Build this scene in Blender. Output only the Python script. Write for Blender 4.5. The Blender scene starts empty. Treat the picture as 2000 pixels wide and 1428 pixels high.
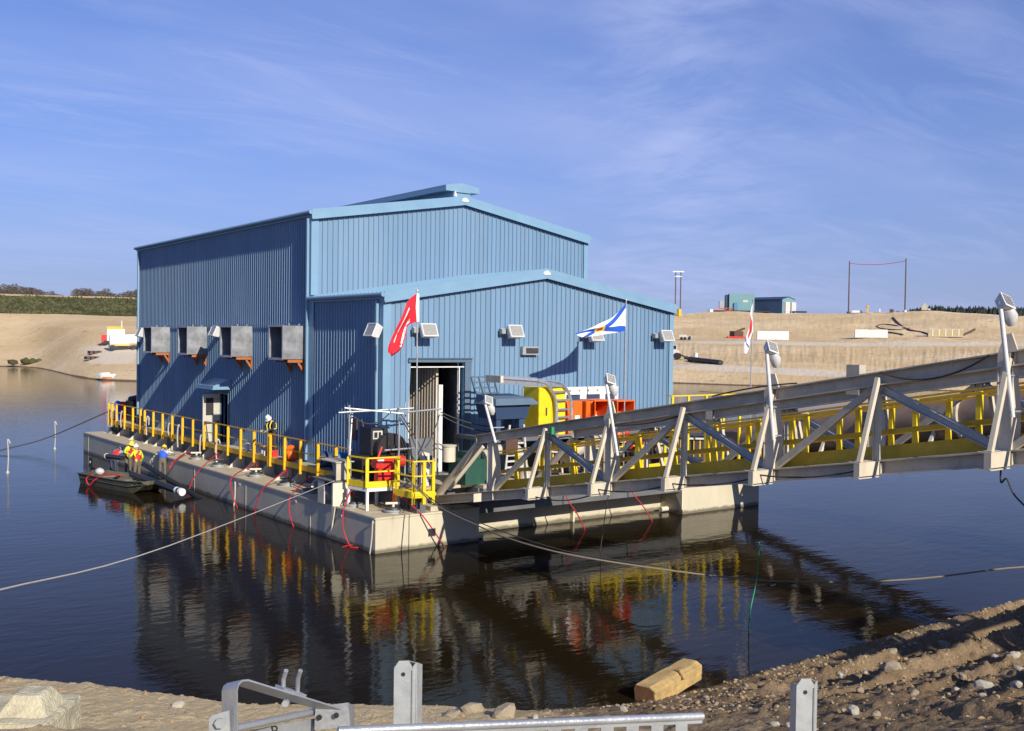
import bpy, bmesh, math, random
import numpy as np
from mathutils import Vector, Matrix
random.seed(7); rng = np.random.default_rng(7)
scene = bpy.context.scene; COL = scene.collection
# ------------------------------------------------------------------ camera
CAM = Vector((-16.9458, -30.002, 7.1578)); YAW, PITCH, ROLL, FPX = 0.6448, 0.0232, 0.0138, 2004.27
def cam_axes():
    f = Vector((math.sin(YAW)*math.cos(PITCH), math.cos(YAW)*math.cos(PITCH), -math.sin(PITCH)))
    r = Vector((math.cos(YAW), -math.sin(YAW), 0)); u = r.cross(f)
    c, s = math.cos(ROLL), math.sin(ROLL)
    return f, c*r+s*u, c*u-s*r
FWD, RGT, UPV = cam_axes()
cd = bpy.data.cameras.new('camera'); cam = bpy.data.objects.new('camera', cd); COL.objects.link(cam)
cd.sensor_width = 36; cd.sensor_fit = 'HORIZONTAL'; cd.lens = 36*FPX/2000; cd.clip_end = 12000; cd.clip_start = 0.1
m = Matrix((RGT, UPV, -FWD)).transposed().to_4x4(); m.translation = CAM; cam.matrix_world = m
scene.camera = cam
# surveyed points of the place: where a line of sight of the survey photo meets a level, a wall line or a distance
def _d(px, py): return FWD + (px-1000)/FPX*RGT - (py-714)/FPX*UPV
def pz(px, py, z): d = _d(px, py); return CAM + d*((z-CAM.z)/d.z)
def pu(px, py, u): d = _d(px, py); return CAM + d*((u-CAM.x)/d.x)
def pv(px, py, v): d = _d(px, py); return CAM + d*((v-CAM.y)/d.y)
def pd(px, py, D): return CAM + _d(px, py)*D
# ------------------------------------------------------------------ sky and sun
EL, DELTA = math.radians(28), math.radians(4.4)
SUN = Vector((-math.sin(DELTA)*math.cos(EL), -math.cos(DELTA)*math.cos(EL), math.sin(EL)))
W = bpy.data.worlds.new('World'); scene.world = W; W.use_nodes = True
nt = W.node_tree; nt.nodes.clear(); N = nt.nodes.new; L = nt.links.new
sky = N('ShaderNodeTexSky'); sky.sky_type = 'NISHITA'; sky.sun_disc = False
sky.sun_elevation = EL; sky.sun_rotation = math.atan2(SUN.x, SUN.y); sky.air_density = 1.0; sky.dust_density = 0.35; sky.ozone_density = 3.0; sky.altitude = 300
tc = N('ShaderNodeTexCoord'); sep = N('ShaderNodeSeparateXYZ'); L(tc.outputs['Generated'], sep.inputs[0])
def mth(op, a, b=None, clamp=False):
    n = N('ShaderNodeMath'); n.operation = op; n.use_clamp = clamp
    for i, v in enumerate((a, b)):
        if v is None: continue
        if hasattr(v, 'is_linked') or hasattr(v, 'links'): L(v, n.inputs[i])
        else: n.inputs[i].default_value = v
    return n.outputs[0]
zc = mth('MAXIMUM', sep.outputs[2], 0.0)
zd = mth('ADD', zc, 0.10)
cx = mth('DIVIDE', sep.outputs[0], zd); cy = mth('DIVIDE', sep.outputs[1], zd)
cmb = N('ShaderNodeCombineXYZ'); L(cx, cmb.inputs[0]); L(cy, cmb.inputs[1])
def wnoise(scale, sx, sy, rot, detail=6, rough=.6, dist=.3, off=0):
    mp = N('ShaderNodeMapping'); mp.inputs['Scale'].default_value = (sx, sy, 1); mp.inputs['Rotation'].default_value = (0, 0, rot); mp.inputs['Location'].default_value = (off, off*.7, 0)
    L(cmb.outputs[0], mp.inputs[0]); n = N('ShaderNodeTexNoise'); n.inputs['Scale'].default_value = scale
    n.inputs['Detail'].default_value = detail; n.inputs['Roughness'].default_value = rough; n.inputs['Distortion'].default_value = dist
    L(mp.outputs[0], n.inputs[0]); return n.outputs[0]
def wramp(fac, a, b):
    n = N('ShaderNodeMapRange'); n.interpolation_type = 'SMOOTHSTEP'; L(fac, n.inputs[0]); n.inputs[1].default_value = a; n.inputs[2].default_value = b; return n.outputs[0]
big = wramp(wnoise(.55, 1, 1, .3, 3, .5, .2, 3.1), .36, .60)
fine = wramp(wnoise(2.2, .45, 1.5, -.5, 9, .66, 1.2, 7.7), .42, .78)
wisp = mth('MULTIPLY', mth('MULTIPLY', big, fine), .36)
veil = mth('MULTIPLY', wramp(wnoise(.9, .4, 1, .1, 4, .5, .2, 1.2), .42, .74), .34)
haze_low = mth('MULTIPLY', mth('POWER', mth('SUBTRACT', 1.0, zc, True), 4.2), .90)
az = mth('ARCTAN2', sep.outputs[0], sep.outputs[1]); bandn = wnoise(1.4, 1, 1, .2, 5, .6, .4, 9.3)
bd = mth('DIVIDE', mth('ADD', mth('SUBTRACT', az, .80), mth('MULTIPLY', mth('SUBTRACT', bandn, .5), .35)), .085)
band = mth('MULTIPLY', mth('EXPONENT', mth('MULTIPLY', mth('MULTIPLY', bd, bd), -1.0)), .42)
band = mth('MULTIPLY', band, wramp(wnoise(4.5, 1, .6, .8, 7, .65, .6, 2.2), .25, .70))
cl = mth('ADD', mth('ADD', wisp, veil), band, True)
mix1 = N('ShaderNodeMixRGB'); L(haze_low, mix1.inputs[0]); L(sky.outputs[0], mix1.inputs[1]); mix1.inputs[2].default_value = (6.1, 4.95, 4.7, 1)
mix2 = N('ShaderNodeMixRGB'); L(cl, mix2.inputs[0]); L(mix1.outputs[0], mix2.inputs[1]); mix2.inputs[2].default_value = (8.6, 7.2, 6.9, 1)
tint = N('ShaderNodeMixRGB'); tint.blend_type = 'MULTIPLY'; tint.inputs[0].default_value = 1; L(mix2.outputs[0], tint.inputs[1]); tint.inputs[2].default_value = (.61, .85, 1.44, 1)
bg = N('ShaderNodeBackground'); bg.inputs[1].default_value = 0.075; L(tint.outputs[0], bg.inputs[0])
wo = N('ShaderNodeOutputWorld'); L(bg.outputs[0], wo.inputs[0])
sd = bpy.data.lights.new('sun', 'SUN'); sd.energy = 4.6; sd.angle = math.radians(.5); sd.color = (1, .92, .78)
so = bpy.data.objects.new('sun', sd); COL.objects.link(so); so.rotation_euler = SUN.to_track_quat('Z', 'Y').to_euler(); so.location = (-20, -60, 40)
vs = scene.view_settings; vs.view_transform = 'Standard'; vs.look = 'None'; vs.exposure = 0.30; vs.gamma = 1; vs.use_curve_mapping = False
# ------------------------------------------------------------------ materials
MATS = {}
def mat(name, col, rough=.6, metal=0.0, var=.18, scale=3.0, bump=.0, bscale=40, dirt=None, spec=.5, streak=0, rnd=0, hullstain=False, wear=0):
    if name in MATS: return MATS[name]
    M = bpy.data.materials.new(name); M.use_nodes = True; t = M.node_tree; b = t.nodes['Principled BSDF']
    b.inputs['Roughness'].default_value = rough; b.inputs['Metallic'].default_value = metal; b.inputs['Specular IOR Level'].default_value = spec
    c = t.nodes.new('ShaderNodeTexCoord'); n = t.nodes.new('ShaderNodeTexNoise'); n.inputs['Scale'].default_value = scale; n.inputs['Detail'].default_value = 6; n.inputs['Roughness'].default_value = .65
    src = c.outputs['Object']
    if streak:
        mp = t.nodes.new('ShaderNodeMapping'); mp.inputs['Scale'].default_value = (1, 1, 1/streak); t.links.new(src, mp.inputs[0]); src = mp.outputs[0]
    t.links.new(src, n.inputs[0])
    r = t.nodes.new('ShaderNodeValToRGB'); r.color_ramp.elements[0].position = .3; r.color_ramp.elements[1].position = .72
    lo = dirt if dirt else tuple(x*(1-var) for x in col); hi = tuple(min(1, x*(1+var*.6)) for x in col)
    r.color_ramp.elements[0].color = (*lo, 1); r.color_ramp.elements[1].color = (*hi, 1)
    t.links.new(n.outputs[0], r.inputs[0]); cout = r.outputs[0]
    def mixc(fac, A, B, mode='MIX'):
        q = t.nodes.new('ShaderNodeMixRGB'); q.blend_type = mode
        for i, v in enumerate((fac, A, B)):
            if isinstance(v, (int, float)): q.inputs[i].default_value = v
            elif isinstance(v, tuple): q.inputs[i].default_value = (*v, 1)
            else: t.links.new(v, q.inputs[i])
        return q.outputs[0]
    def rng_(v, a, b_, lo=0, hi=1):
        q = t.nodes.new('ShaderNodeMapRange'); t.links.new(v, q.inputs[0]); q.inputs[1].default_value = a; q.inputs[2].default_value = b_; q.inputs[3].default_value = lo; q.inputs[4].default_value = hi; return q.outputs[0]
    def nz(scale, sc3, detail=5, src_=None):
        mp = t.nodes.new('ShaderNodeMapping'); mp.inputs['Scale'].default_value = sc3; t.links.new(src_ or c.outputs['Object'], mp.inputs[0]); q = t.nodes.new('ShaderNodeTexNoise'); q.inputs['Scale'].default_value = scale; q.inputs['Detail'].default_value = detail; q.inputs['Roughness'].default_value = .65; t.links.new(mp.outputs[0], q.inputs[0]); return q.outputs[0]
    if rnd:
        oi = t.nodes.new('ShaderNodeObjectInfo'); k = rng_(oi.outputs['Random'], 0, 1, 1-rnd, 1+rnd*.6); kk = t.nodes.new('ShaderNodeCombineXYZ'); [t.links.new(k, kk.inputs[i]) for i in range(3)]; cout = mixc(1.0, cout, kk.outputs[0], 'MULTIPLY')
        geo = t.nodes.new('ShaderNodeNewGeometry'); st = nz(1.0, (3.2, 3.2, .12), 6, geo.outputs['Position']); cout = mixc(rng_(st, .56, .78, 0, .42), cout, (.16, .20, .24)); cout = mixc(rng_(nz(.35, (1, 1, .5), 4, geo.outputs['Position']), .5, .75, 0, .18), cout, (.30, .36, .42))
    if wear:
        gw = t.nodes.new('ShaderNodeNewGeometry'); cout = mixc(rng_(nz(2.2, (1, 1, .5), 7, gw.outputs['Position']), .60, .72, 0, wear), cout, tuple(x*.42+.02 for x in col)); cout = mixc(rng_(nz(11, (1, 1, .6), 5, gw.outputs['Position']), .64, .72, 0, min(1, wear*1.3)), cout, (.17, .085, .04))
    if hullstain:
        geo = t.nodes.new('ShaderNodeNewGeometry'); P_ = geo.outputs['Position']; sx = t.nodes.new('ShaderNodeSeparateXYZ'); t.links.new(P_, sx.inputs[0])
        ru = t.nodes.new('ShaderNodeMath'); ru.operation = 'MULTIPLY'; t.links.new(rng_(nz(1.0, (2.4, 2.4, .18), 6, P_), .60, .74), ru.inputs[0]); t.links.new(rng_(nz(.6, (1, 1, 1), 3, P_), .42, .62), ru.inputs[1]); cout = mixc(rng_(ru.outputs[0], 0, 1, 0, .55), cout, (.20, .12, .06))
        wl = t.nodes.new('ShaderNodeMath'); wl.operation = 'MULTIPLY_ADD'; t.links.new(nz(1.6, (1, 1, .2), 5, P_), wl.inputs[0]); wl.inputs[1].default_value = -.28; t.links.new(sx.outputs[2], wl.inputs[2]); cout = mixc(rng_(wl.outputs[0], .04, -.06, 0, .8), cout, (.085, .075, .05)); pass
    t.links.new(cout, b.inputs['Base Color'])
    rr = t.nodes.new('ShaderNodeMapRange'); rr.inputs[3].default_value = max(.02, rough-.1); rr.inputs[4].default_value = min(1, rough+.12); t.links.new(n.outputs[0], rr.inputs[0]); t.links.new(rr.outputs[0], b.inputs['Roughness'])
    if bump:
        n2 = t.nodes.new('ShaderNodeTexNoise'); n2.inputs['Scale'].default_value = bscale; n2.inputs['Detail'].default_value = 5; t.links.new(c.outputs['Object'], n2.inputs[0])
        bp = t.nodes.new('ShaderNodeBump'); bp.inputs['Strength'].default_value = bump; bp.inputs['Distance'].default_value = .02; t.links.new(n2.outputs[0], bp.inputs['Height']); t.links.new(bp.outputs[0], b.inputs['Normal'])
    MATS[name] = M; return M
mat('blue_clad', (.165, .275, .405), .45, 0, .08, .7, streak=6, rnd=.07)
mat('blue_trim', (.19, .33, .46), .42, 0, .08, 1)
mat('blue_core', (.115, .265, .45), .5, 0, .08, 1)
mat('galv', (.46, .48, .50), .40, .55, .34, 2.2, .15, 60)
mat('galv_hood', (.38, .39, .41), .38, .5, .40, 1.6, .12, 40)
mat('tan_paint', (.50, .40, .20), .6, 0, .15, 3)
mat('galv_dull', (.40, .42, .42), .55, .35, .2, 14, .06, 120)
mat('alu', (.70, .71, .73), .32, .8, .12, 6)
mat('black', (.018, .018, .02), .55, 0, .3, 5)
mat('dark_metal', (.055, .058, .062), .5, .2, .3, 6)
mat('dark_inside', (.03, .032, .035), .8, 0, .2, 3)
mat('orange_wood', (.42, .13, .035), .7, 0, .25, 12, .2, 60)
mat('lamp_white', (.66, .66, .64), .45, 0, .1, 8)
mat('lamp_glass', (.34, .33, .30), .15, 0, .25, 14)
mat('hull', (.58, .525, .39), .55, 0, .12, .8, .1, 25, streak=3, hullstain=True)
mat('hull_deck', (.53, .45, .31), .7, 0, .25, 2.5, .2, 50)
mat('hull_dark', (.135, .14, .145), .6, 0, .2, 1.2)
mat('cream', (.70, .64, .50), .5, 0, .12, 3)
mat('rail_yellow', (.84, .46, .012), .45, 0, .14, 5, wear=.45)
mat('bright_yellow', (.83, .60, .015), .45, 0, .12, 5, wear=.45)
mat('olive_yellow', (.66, .43, .03), .5, 0, .2, 4)
mat('steel_cream', (.64, .57, .44), .55, 0, .16, 2.5, streak=3, wear=.35)
mat('steel_shade_grey', (.50, .45, .355), .6, 0, .2, 2.5, wear=.4)  # same cream paint darkened to put shade into the steel; also plain grey parts
mat('pipe_brown', (.24, .165, .115), .65, .05, .35, 1.4, wear=.5)
mat('pipe_black', (.02, .021, .024), .35, 0, .3, 4)
mat('red', (.62, .028, .022), .45, 0, .15, 8)
mat('hose_red', (.46, .022, .03), .5, 0, .15, 8)
mat('orange', (.86, .145, .012), .42, 0, .12, 5, wear=.35)
mat('orange_in', (.62, .075, .01), .55, 0, .15, 5)
mat('white', (.76, .76, .73), .5, 0, .1, 3, wear=.22)
mat('dirty_white', (.56, .55, .53), .55, 0, .2, 3)
mat('grey_door', (.52, .50, .44), .5, 0, .1, 3)
mat('beige_clad', (.66, .58, .46), .55, 0, .1, 2)
mat('bluegrey', (.10, .15, .21), .5, 0, .12, 4)
mat('drum_blue', (.055, .20, .42), .4, 0, .15, 5)
mat('boat_green', (.125, .125, .085), .45, .25, .2, 4)
mat('boat_in', (.20, .185, .13), .6, .1, .25, 5)
mat('rope_white', (.52, .49, .42), .8, 0, .2, 30)
mat('rope_tan', (.22, .185, .13), .85, 0, .25, 30)
mat('rope_dark', (.05, .05, .05), .8, 0, .25, 20)
mat('rope_green', (.03, .30, .12), .6, 0, .15, 20)
mat('concrete', (.52, .47, .32), .9, 0, .34, 7, .8, 45)
mat('timber', (.48, .33, .135), .8, 0, .35, 4, .5, 30)
mat('timber_end', (.22, .10, .04), .8, 0, .3, 10, .4, 30)
mat('rock', (.35, .285, .20), .85, 0, .3, 10, .6, 25)
mat('clod', (.38, .255, .13), .95, 0, .25, 8, .5, 30)
mat('rock_pale', (.46, .42, .34), .8, 0, .2, 12, .5, 30)
mat('skin', (.50, .27, .18), .55, 0, .08, 9)
mat('hivis', (.72, .82, .03), .6, 0, .1, 9)
mat('hivis_trim', (.85, .74, .08), .5, 0, .1, 9)
mat('vest_red', (.60, .035, .03), .65, 0, .15, 9)
mat('vest_blue', (.02, .10, .60), .6, 0, .15, 9)
mat('shirt_blue', (.20, .36, .58), .8, 0, .15, 9)
mat('shirt_navy', (.018, .022, .045), .85, 0, .2, 9)
mat('trouser_tan', (.16, .135, .095), .85, 0, .2, 9)
mat('trouser_blue', (.045, .06, .10), .85, 0, .2, 9)
mat('trouser_plum', (.055, .035, .045), .85, 0, .2, 9)
mat('boot', (.06, .045, .03), .7, 0, .2, 9)
mat('glove', (.45, .38, .26), .8, 0, .2, 9)
mat('eye', (.02, .015, .012), .3)
mat('bark', (.13, .105, .085), .9, 0, .3, 3)
mat('twigs', (.115, .095, .072), .9, 0, .4, .5)
mat('shrub', (.085, .085, .032), .9, 0, .55, .12)
mat('fir', (.022, .032, .022), .9, 0, .4, .05)
mat('far_teal', (.16, .31, .34), .5, 0, .08, .2)
mat('far_blue', (.09, .22, .36), .5, 0, .08, .2)
mat('far_navy', (.03, .06, .13), .6, 0, .15, .2)
mat('tarp_green', (.012, .07, .05), .6, 0, .2, 6)
mat('brown', (.10, .05, .035), .7, 0, .25, 6)
def checker_shirt():
    M = bpy.data.materials.new('plaid'); M.use_nodes = True; t = M.node_tree; b = t.nodes['Principled BSDF']; b.inputs['Roughness'].default_value = .85
    c = t.nodes.new('ShaderNodeTexCoord'); k = t.nodes.new('ShaderNodeTexChecker'); k.inputs['Scale'].default_value = 9
    k.inputs['Color1'].default_value = (.62, .62, .62, 1); k.inputs['Color2'].default_value = (.10, .11, .15, 1)
    t.links.new(c.outputs['Object'], k.inputs[0]); t.links.new(k.outputs[0], b.inputs['Base Color']); MATS['plaid'] = M
checker_shirt()
# ------------------------------------------------------------------ mesh helpers
class MB:
    def __init__(s): s.v = []; s.f = []; s.m = []; s.mi = 0
    def add(s, vs, fs):
        o = len(s.v); s.v += [Vector(p) for p in vs]; s.f += [tuple(i+o for i in f) for f in fs]; s.m += [s.mi]*len(fs); return s
    def hexa(s, p): return s.add(p, [(0, 3, 2, 1), (4, 5, 6, 7), (0, 1, 5, 4), (1, 2, 6, 5), (2, 3, 7, 6), (3, 0, 4, 7)])
    def box(s, x0, x1, y0, y1, z0, z1): return s.hexa([(x0, y0, z0), (x1, y0, z0), (x1, y1, z0), (x0, y1, z0), (x0, y0, z1), (x1, y0, z1), (x1, y1, z1), (x0, y1, z1)])
    def bar(s, a, b, w, h, up=(0, 0, 1)):
        a, b = Vector(a), Vector(b); d = (b-a).normalized(); up = Vector(up)
        if abs(d.dot(up)) > .98: up = Vector((0, 1, 0))
        x = d.cross(up).normalized(); y = x.cross(d).normalized(); x = x*w/2; y = y*h/2
        return s.hexa([a-x-y, a+x-y, a+x+y, a-x+y, b-x-y, b+x-y, b+x+y, b-x+y])
    def ibeam(s, a, b, h, w, tf=.03, tw=.03, up=(0, 0, 1)):
        a, b = Vector(a), Vector(b); d = (b-a).normalized(); up = Vector(up); x = d.cross(up).normalized(); y = x.cross(d).normalized()
        s.bar(a+y*(h/2-tf/2), b+y*(h/2-tf/2), w, tf, up); s.bar(a-y*(h/2-tf/2), b-y*(h/2-tf/2), w, tf, up); return s.bar(a, b, tw, h-2*tf-.002, up)
    def tube(s, pts, r, n=8, cap=True):
        pts = [Vector(p) for p in pts]; rs = r if isinstance(r, (list, tuple)) else [r]*len(pts); o = len(s.v); px = None; V = []
        for i, p in enumerate(pts):
            d = (pts[min(i+1, len(pts)-1)]-pts[max(i-1, 0)]).normalized()
            if px is None:
                a = Vector((0, 0, 1)) if abs(d.z) < .9 else Vector((1, 0, 0)); px = d.cross(a).normalized()
            else: px = (px-d*px.dot(d)).normalized()
            py = d.cross(px)
            for k in range(n):
                t = 2*math.pi*k/n; V.append(p+(px*math.cos(t)+py*math.sin(t))*rs[i])
        F = []
        for i in range(len(pts)-1):
            for k in range(n): F.append((i*n+k, i*n+(k+1) % n, (i+1)*n+(k+1) % n, (i+1)*n+k))
        if cap: F.append(tuple(range(n-1, -1, -1))); F.append(tuple((len(pts)-1)*n+k for k in range(n)))
        return s.add(V, F)
    def prism(s, poly, ext):
        ext = Vector(ext); n = len(poly); P = [Vector(p) for p in poly]
        return s.add(P+[p+ext for p in P], [tuple(range(n-1, -1, -1)), tuple(range(n, 2*n))]+[(i, (i+1) % n, n+(i+1) % n, n+i) for i in range(n)])
    def lathe(s, c, prof, n=14, ax=(0, 0, 1)):
        c = Vector(c); ax = Vector(ax).normalized(); return s.tube([c+ax*z for r, z in prof], [max(r, .001) for r, z in prof], n)
    def blob(s, c, r, sq=(1, 1, 1), sub=1, jit=.2, rot=0):
        bm = bmesh.new(); bmesh.ops.create_icosphere(bm, subdivisions=sub, radius=1)
        V = []
        cr, sr = math.cos(rot), math.sin(rot)
        for v in bm.verts:
            k = 1+random.uniform(-jit, jit); x, y, z = v.co.x*sq[0]*k, v.co.y*sq[1]*k, v.co.z*sq[2]*k
            V.append(Vector(c)+Vector((x*cr-y*sr, x*sr+y*cr, z))*r)
        F = [tuple(v.index for v in f.verts) for f in bm.faces]; bm.free(); return s.add(V, F)
    def mesh(s, name, mats, org=Vector((0, 0, 0)), smooth=False):
        me = bpy.data.meshes.new(name); me.from_pydata([tuple(p-org) for p in s.v], [], s.f)
        for x in (mats if isinstance(mats, (list, tuple)) else [mats]): me.materials.append(MATS[x] if isinstance(x, str) else x)
        if any(s.m): me.polygons.foreach_set('material_index', s.m)
        if smooth: me.polygons.foreach_set('use_smooth', [True]*len(me.polygons)); me.set_sharp_from_angle(angle=.7)
        me.update(); return me
    def build(s, name, mats, parent=None, smooth=False, world=True):
        org = wloc(parent) if (parent is not None and world) else Vector((0, 0, 0))
        o = bpy.data.objects.new(name, s.mesh(name, mats, org, smooth)); COL.objects.link(o); o.parent = parent; return o
    def rough(s, cuts, amp, freq=4.0, bev=0.0):
        me = bpy.data.meshes.new('t'); me.from_pydata([tuple(p) for p in s.v], [], s.f); bm = bmesh.new(); bm.from_mesh(me); bpy.data.meshes.remove(me)
        if bev: bmesh.ops.bevel(bm, geom=list(bm.edges), offset=bev, segments=2, affect='EDGES', profile=.6)
        bmesh.ops.subdivide_edges(bm, edges=list(bm.edges), cuts=cuts, use_grid_fill=True); bmesh.ops.triangulate(bm, faces=list(bm.faces)); bm.normal_update()
        from mathutils import noise
        for v in bm.verts: v.co += v.normal*amp*(noise.noise(v.co*freq)+.6*noise.noise(v.co*freq*2.7)+.4*noise.noise(v.co*freq*6))
        bm.verts.index_update(); s.v = [v.co.copy() for v in bm.verts]; s.f = [tuple(v.index for v in f.verts) for f in bm.faces]; s.m = [0]*len(s.f); bm.free(); return s
    def top(s, name, mats, label, cat, group=None, loc=None, smooth=False, kind=None):
        """one mesh that is a whole thing, with its origin at loc"""
        loc = Vector(loc) if loc is not None else Vector((sum((p.x for p in s.v))/len(s.v), sum((p.y for p in s.v))/len(s.v), min(p.z for p in s.v)))
        o = bpy.data.objects.new(name, s.mesh(name, mats, loc, smooth)); COL.objects.link(o); o.location = loc; tag(o, label, cat, group, kind); return o
def wloc(o):
    v = Vector((0, 0, 0))
    while o is not None: v += o.location; o = o.parent
    return v
def tag(o, label=None, cat=None, group=None, kind=None):
    if label: o['label'] = label
    if cat: o['category'] = cat
    if group: o['group'] = group
    if kind: o['kind'] = kind
    return o
def thing(name, loc, label, cat, group=None, rz=0):
    o = bpy.data.objects.new(name, None); COL.objects.link(o); o.location = loc; o.rotation_euler = (0, 0, rz); o.empty_display_size = .2
    return tag(o, label, cat, group)
def kids(o): return [c for c in bpy.data.objects if c.parent == o]
def dup(o, loc=None, rz=None, label=None, parent=None, tree=None):
    if tree is None:
        tree = {}
        for c in bpy.data.objects:
            if c.parent: tree.setdefault(c.parent.name, []).append(c)
    c = o.copy(); COL.objects.link(c)
    if parent is not None: c.parent = parent
    if loc is not None: c.location = loc
    if rz is not None: c.rotation_euler = (0, 0, rz)
    if label: c['label'] = label
    for k in tree.get(o.name, []): dup(k, parent=c, tree=tree)
    return c
def place(me, name, loc, parent=None):
    o = bpy.data.objects.new(name, me); COL.objects.link(o); o.location = Vector(loc)-(wloc(parent) if parent else Vector((0, 0, 0))); o.parent = parent; return o
def sag(a, b, drop, n=16):
    a, b = Vector(a), Vector(b); return [a.lerp(b, i/n)-Vector((0, 0, drop*4*(i/n)*(1-i/n))) for i in range(n+1)]
def smoothpts(P, n=6):
    P = [Vector(p) for p in P]; out = []
    for i in range(len(P)-1):
        p0, p1, p2, p3 = P[max(i-1, 0)], P[i], P[i+1], P[min(i+2, len(P)-1)]
        for k in range(n):
            t = k/n; out.append(.5*((2*p1)+(p2-p0)*t+(2*p0-5*p1+4*p2-p3)*t*t+(3*p1-p0-3*p2+p3)*t**3))
    return out+[P[-1]]
# value noise (numpy)
_tab = rng.random((256, 256))
def vnoise(x, y):
    xi = np.floor(x).astype(int); yi = np.floor(y).astype(int); fx = x-xi; fy = y-yi; fx = fx*fx*(3-2*fx); fy = fy*fy*(3-2*fy)
    g = lambda a, b: _tab[a % 256, b % 256]
    return (g(xi, yi)*(1-fx)+g(xi+1, yi)*fx)*(1-fy)+(g(xi, yi+1)*(1-fx)+g(xi+1, yi+1)*fx)*fy
def fbm(x, y, o=5, g=.5):
    s = 0; a = 1; t = 0
    for i in range(o): s = s+a*(vnoise(x+17.3*i, y+9.1*i)-.5); t += a; a *= g; x = x*2.03; y = y*2.03
    return s/t*2
def grid_obj(name, X, Y, Z, material, attrs=None, smooth=True):
    h, w = X.shape; v = np.stack([X, Y, Z], -1).reshape(-1, 3); i = np.arange(h*w).reshape(h, w)
    q = np.stack([i[:-1, :-1], i[:-1, 1:], i[1:, 1:], i[1:, :-1]], -1).reshape(-1, 4)
    me = bpy.data.meshes.new(name); me.vertices.add(len(v)); me.vertices.foreach_set('co', v.ravel()); me.loops.add(q.size); me.polygons.add(len(q))
    me.loops.foreach_set('vertex_index', q.ravel()); me.polygons.foreach_set('loop_start', np.arange(len(q))*4); me.polygons.foreach_set('loop_total', np.full(len(q), 4))
    me.update(); me.validate()
    if smooth: me.polygons.foreach_set('use_smooth', [True]*len(q))
    if attrs is not None:
        ca = me.color_attributes.new('zone', 'FLOAT_COLOR', 'POINT'); ca.data.foreach_set('color', attrs.reshape(-1).astype(np.float32))
    me.materials.append(material); o = bpy.data.objects.new(name, me); COL.objects.link(o); o['kind'] = 'structure'; return o
# ------------------------------------------------------------------ water
def water_mat():
    M = bpy.data.materials.new('water'); M.use_nodes = True; t = M.node_tree; b = t.nodes['Principled BSDF']
    b.inputs['Base Color'].default_value = (.014, .0095, .004, 1); b.inputs['Roughness'].default_value = .045; b.inputs['IOR'].default_value = 1.16
    c = t.nodes.new('ShaderNodeTexCoord'); last = None
    for sc, sx, sy, rot, dist, st in ((1.0, 1.0, 2.6, .55, .008, 1), (3.6, 1, 2.0, .75, .0024, 1), (.22, 1, 1.6, .3, .014, 1)):
        mp = t.nodes.new('ShaderNodeMapping'); mp.inputs['Scale'].default_value = (sx, sy, 1); mp.inputs['Rotation'].default_value = (0, 0, rot); t.links.new(c.outputs['Object'], mp.inputs[0])
        n = t.nodes.new('ShaderNodeTexNoise'); n.inputs['Scale'].default_value = sc; n.inputs['Detail'].default_value = 3; n.inputs['Roughness'].default_value = .5; t.links.new(mp.outputs[0], n.inputs[0])
        bp = t.nodes.new('ShaderNodeBump'); bp.inputs['Strength'].default_value = st; bp.inputs['Distance'].default_value = dist; t.links.new(n.outputs[0], bp.inputs['Height'])
        if last: t.links.new(last, bp.inputs['Normal'])
        last = bp.outputs[0]
    t.links.new(last, b.inputs['Normal']); return M
xs = np.linspace(-900, 1100, 41); ys = np.linspace(-300, 1700, 41); XX, YY = np.meshgrid(xs, ys)
grid_obj('water', XX, YY, XX*0, water_mat())
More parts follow.
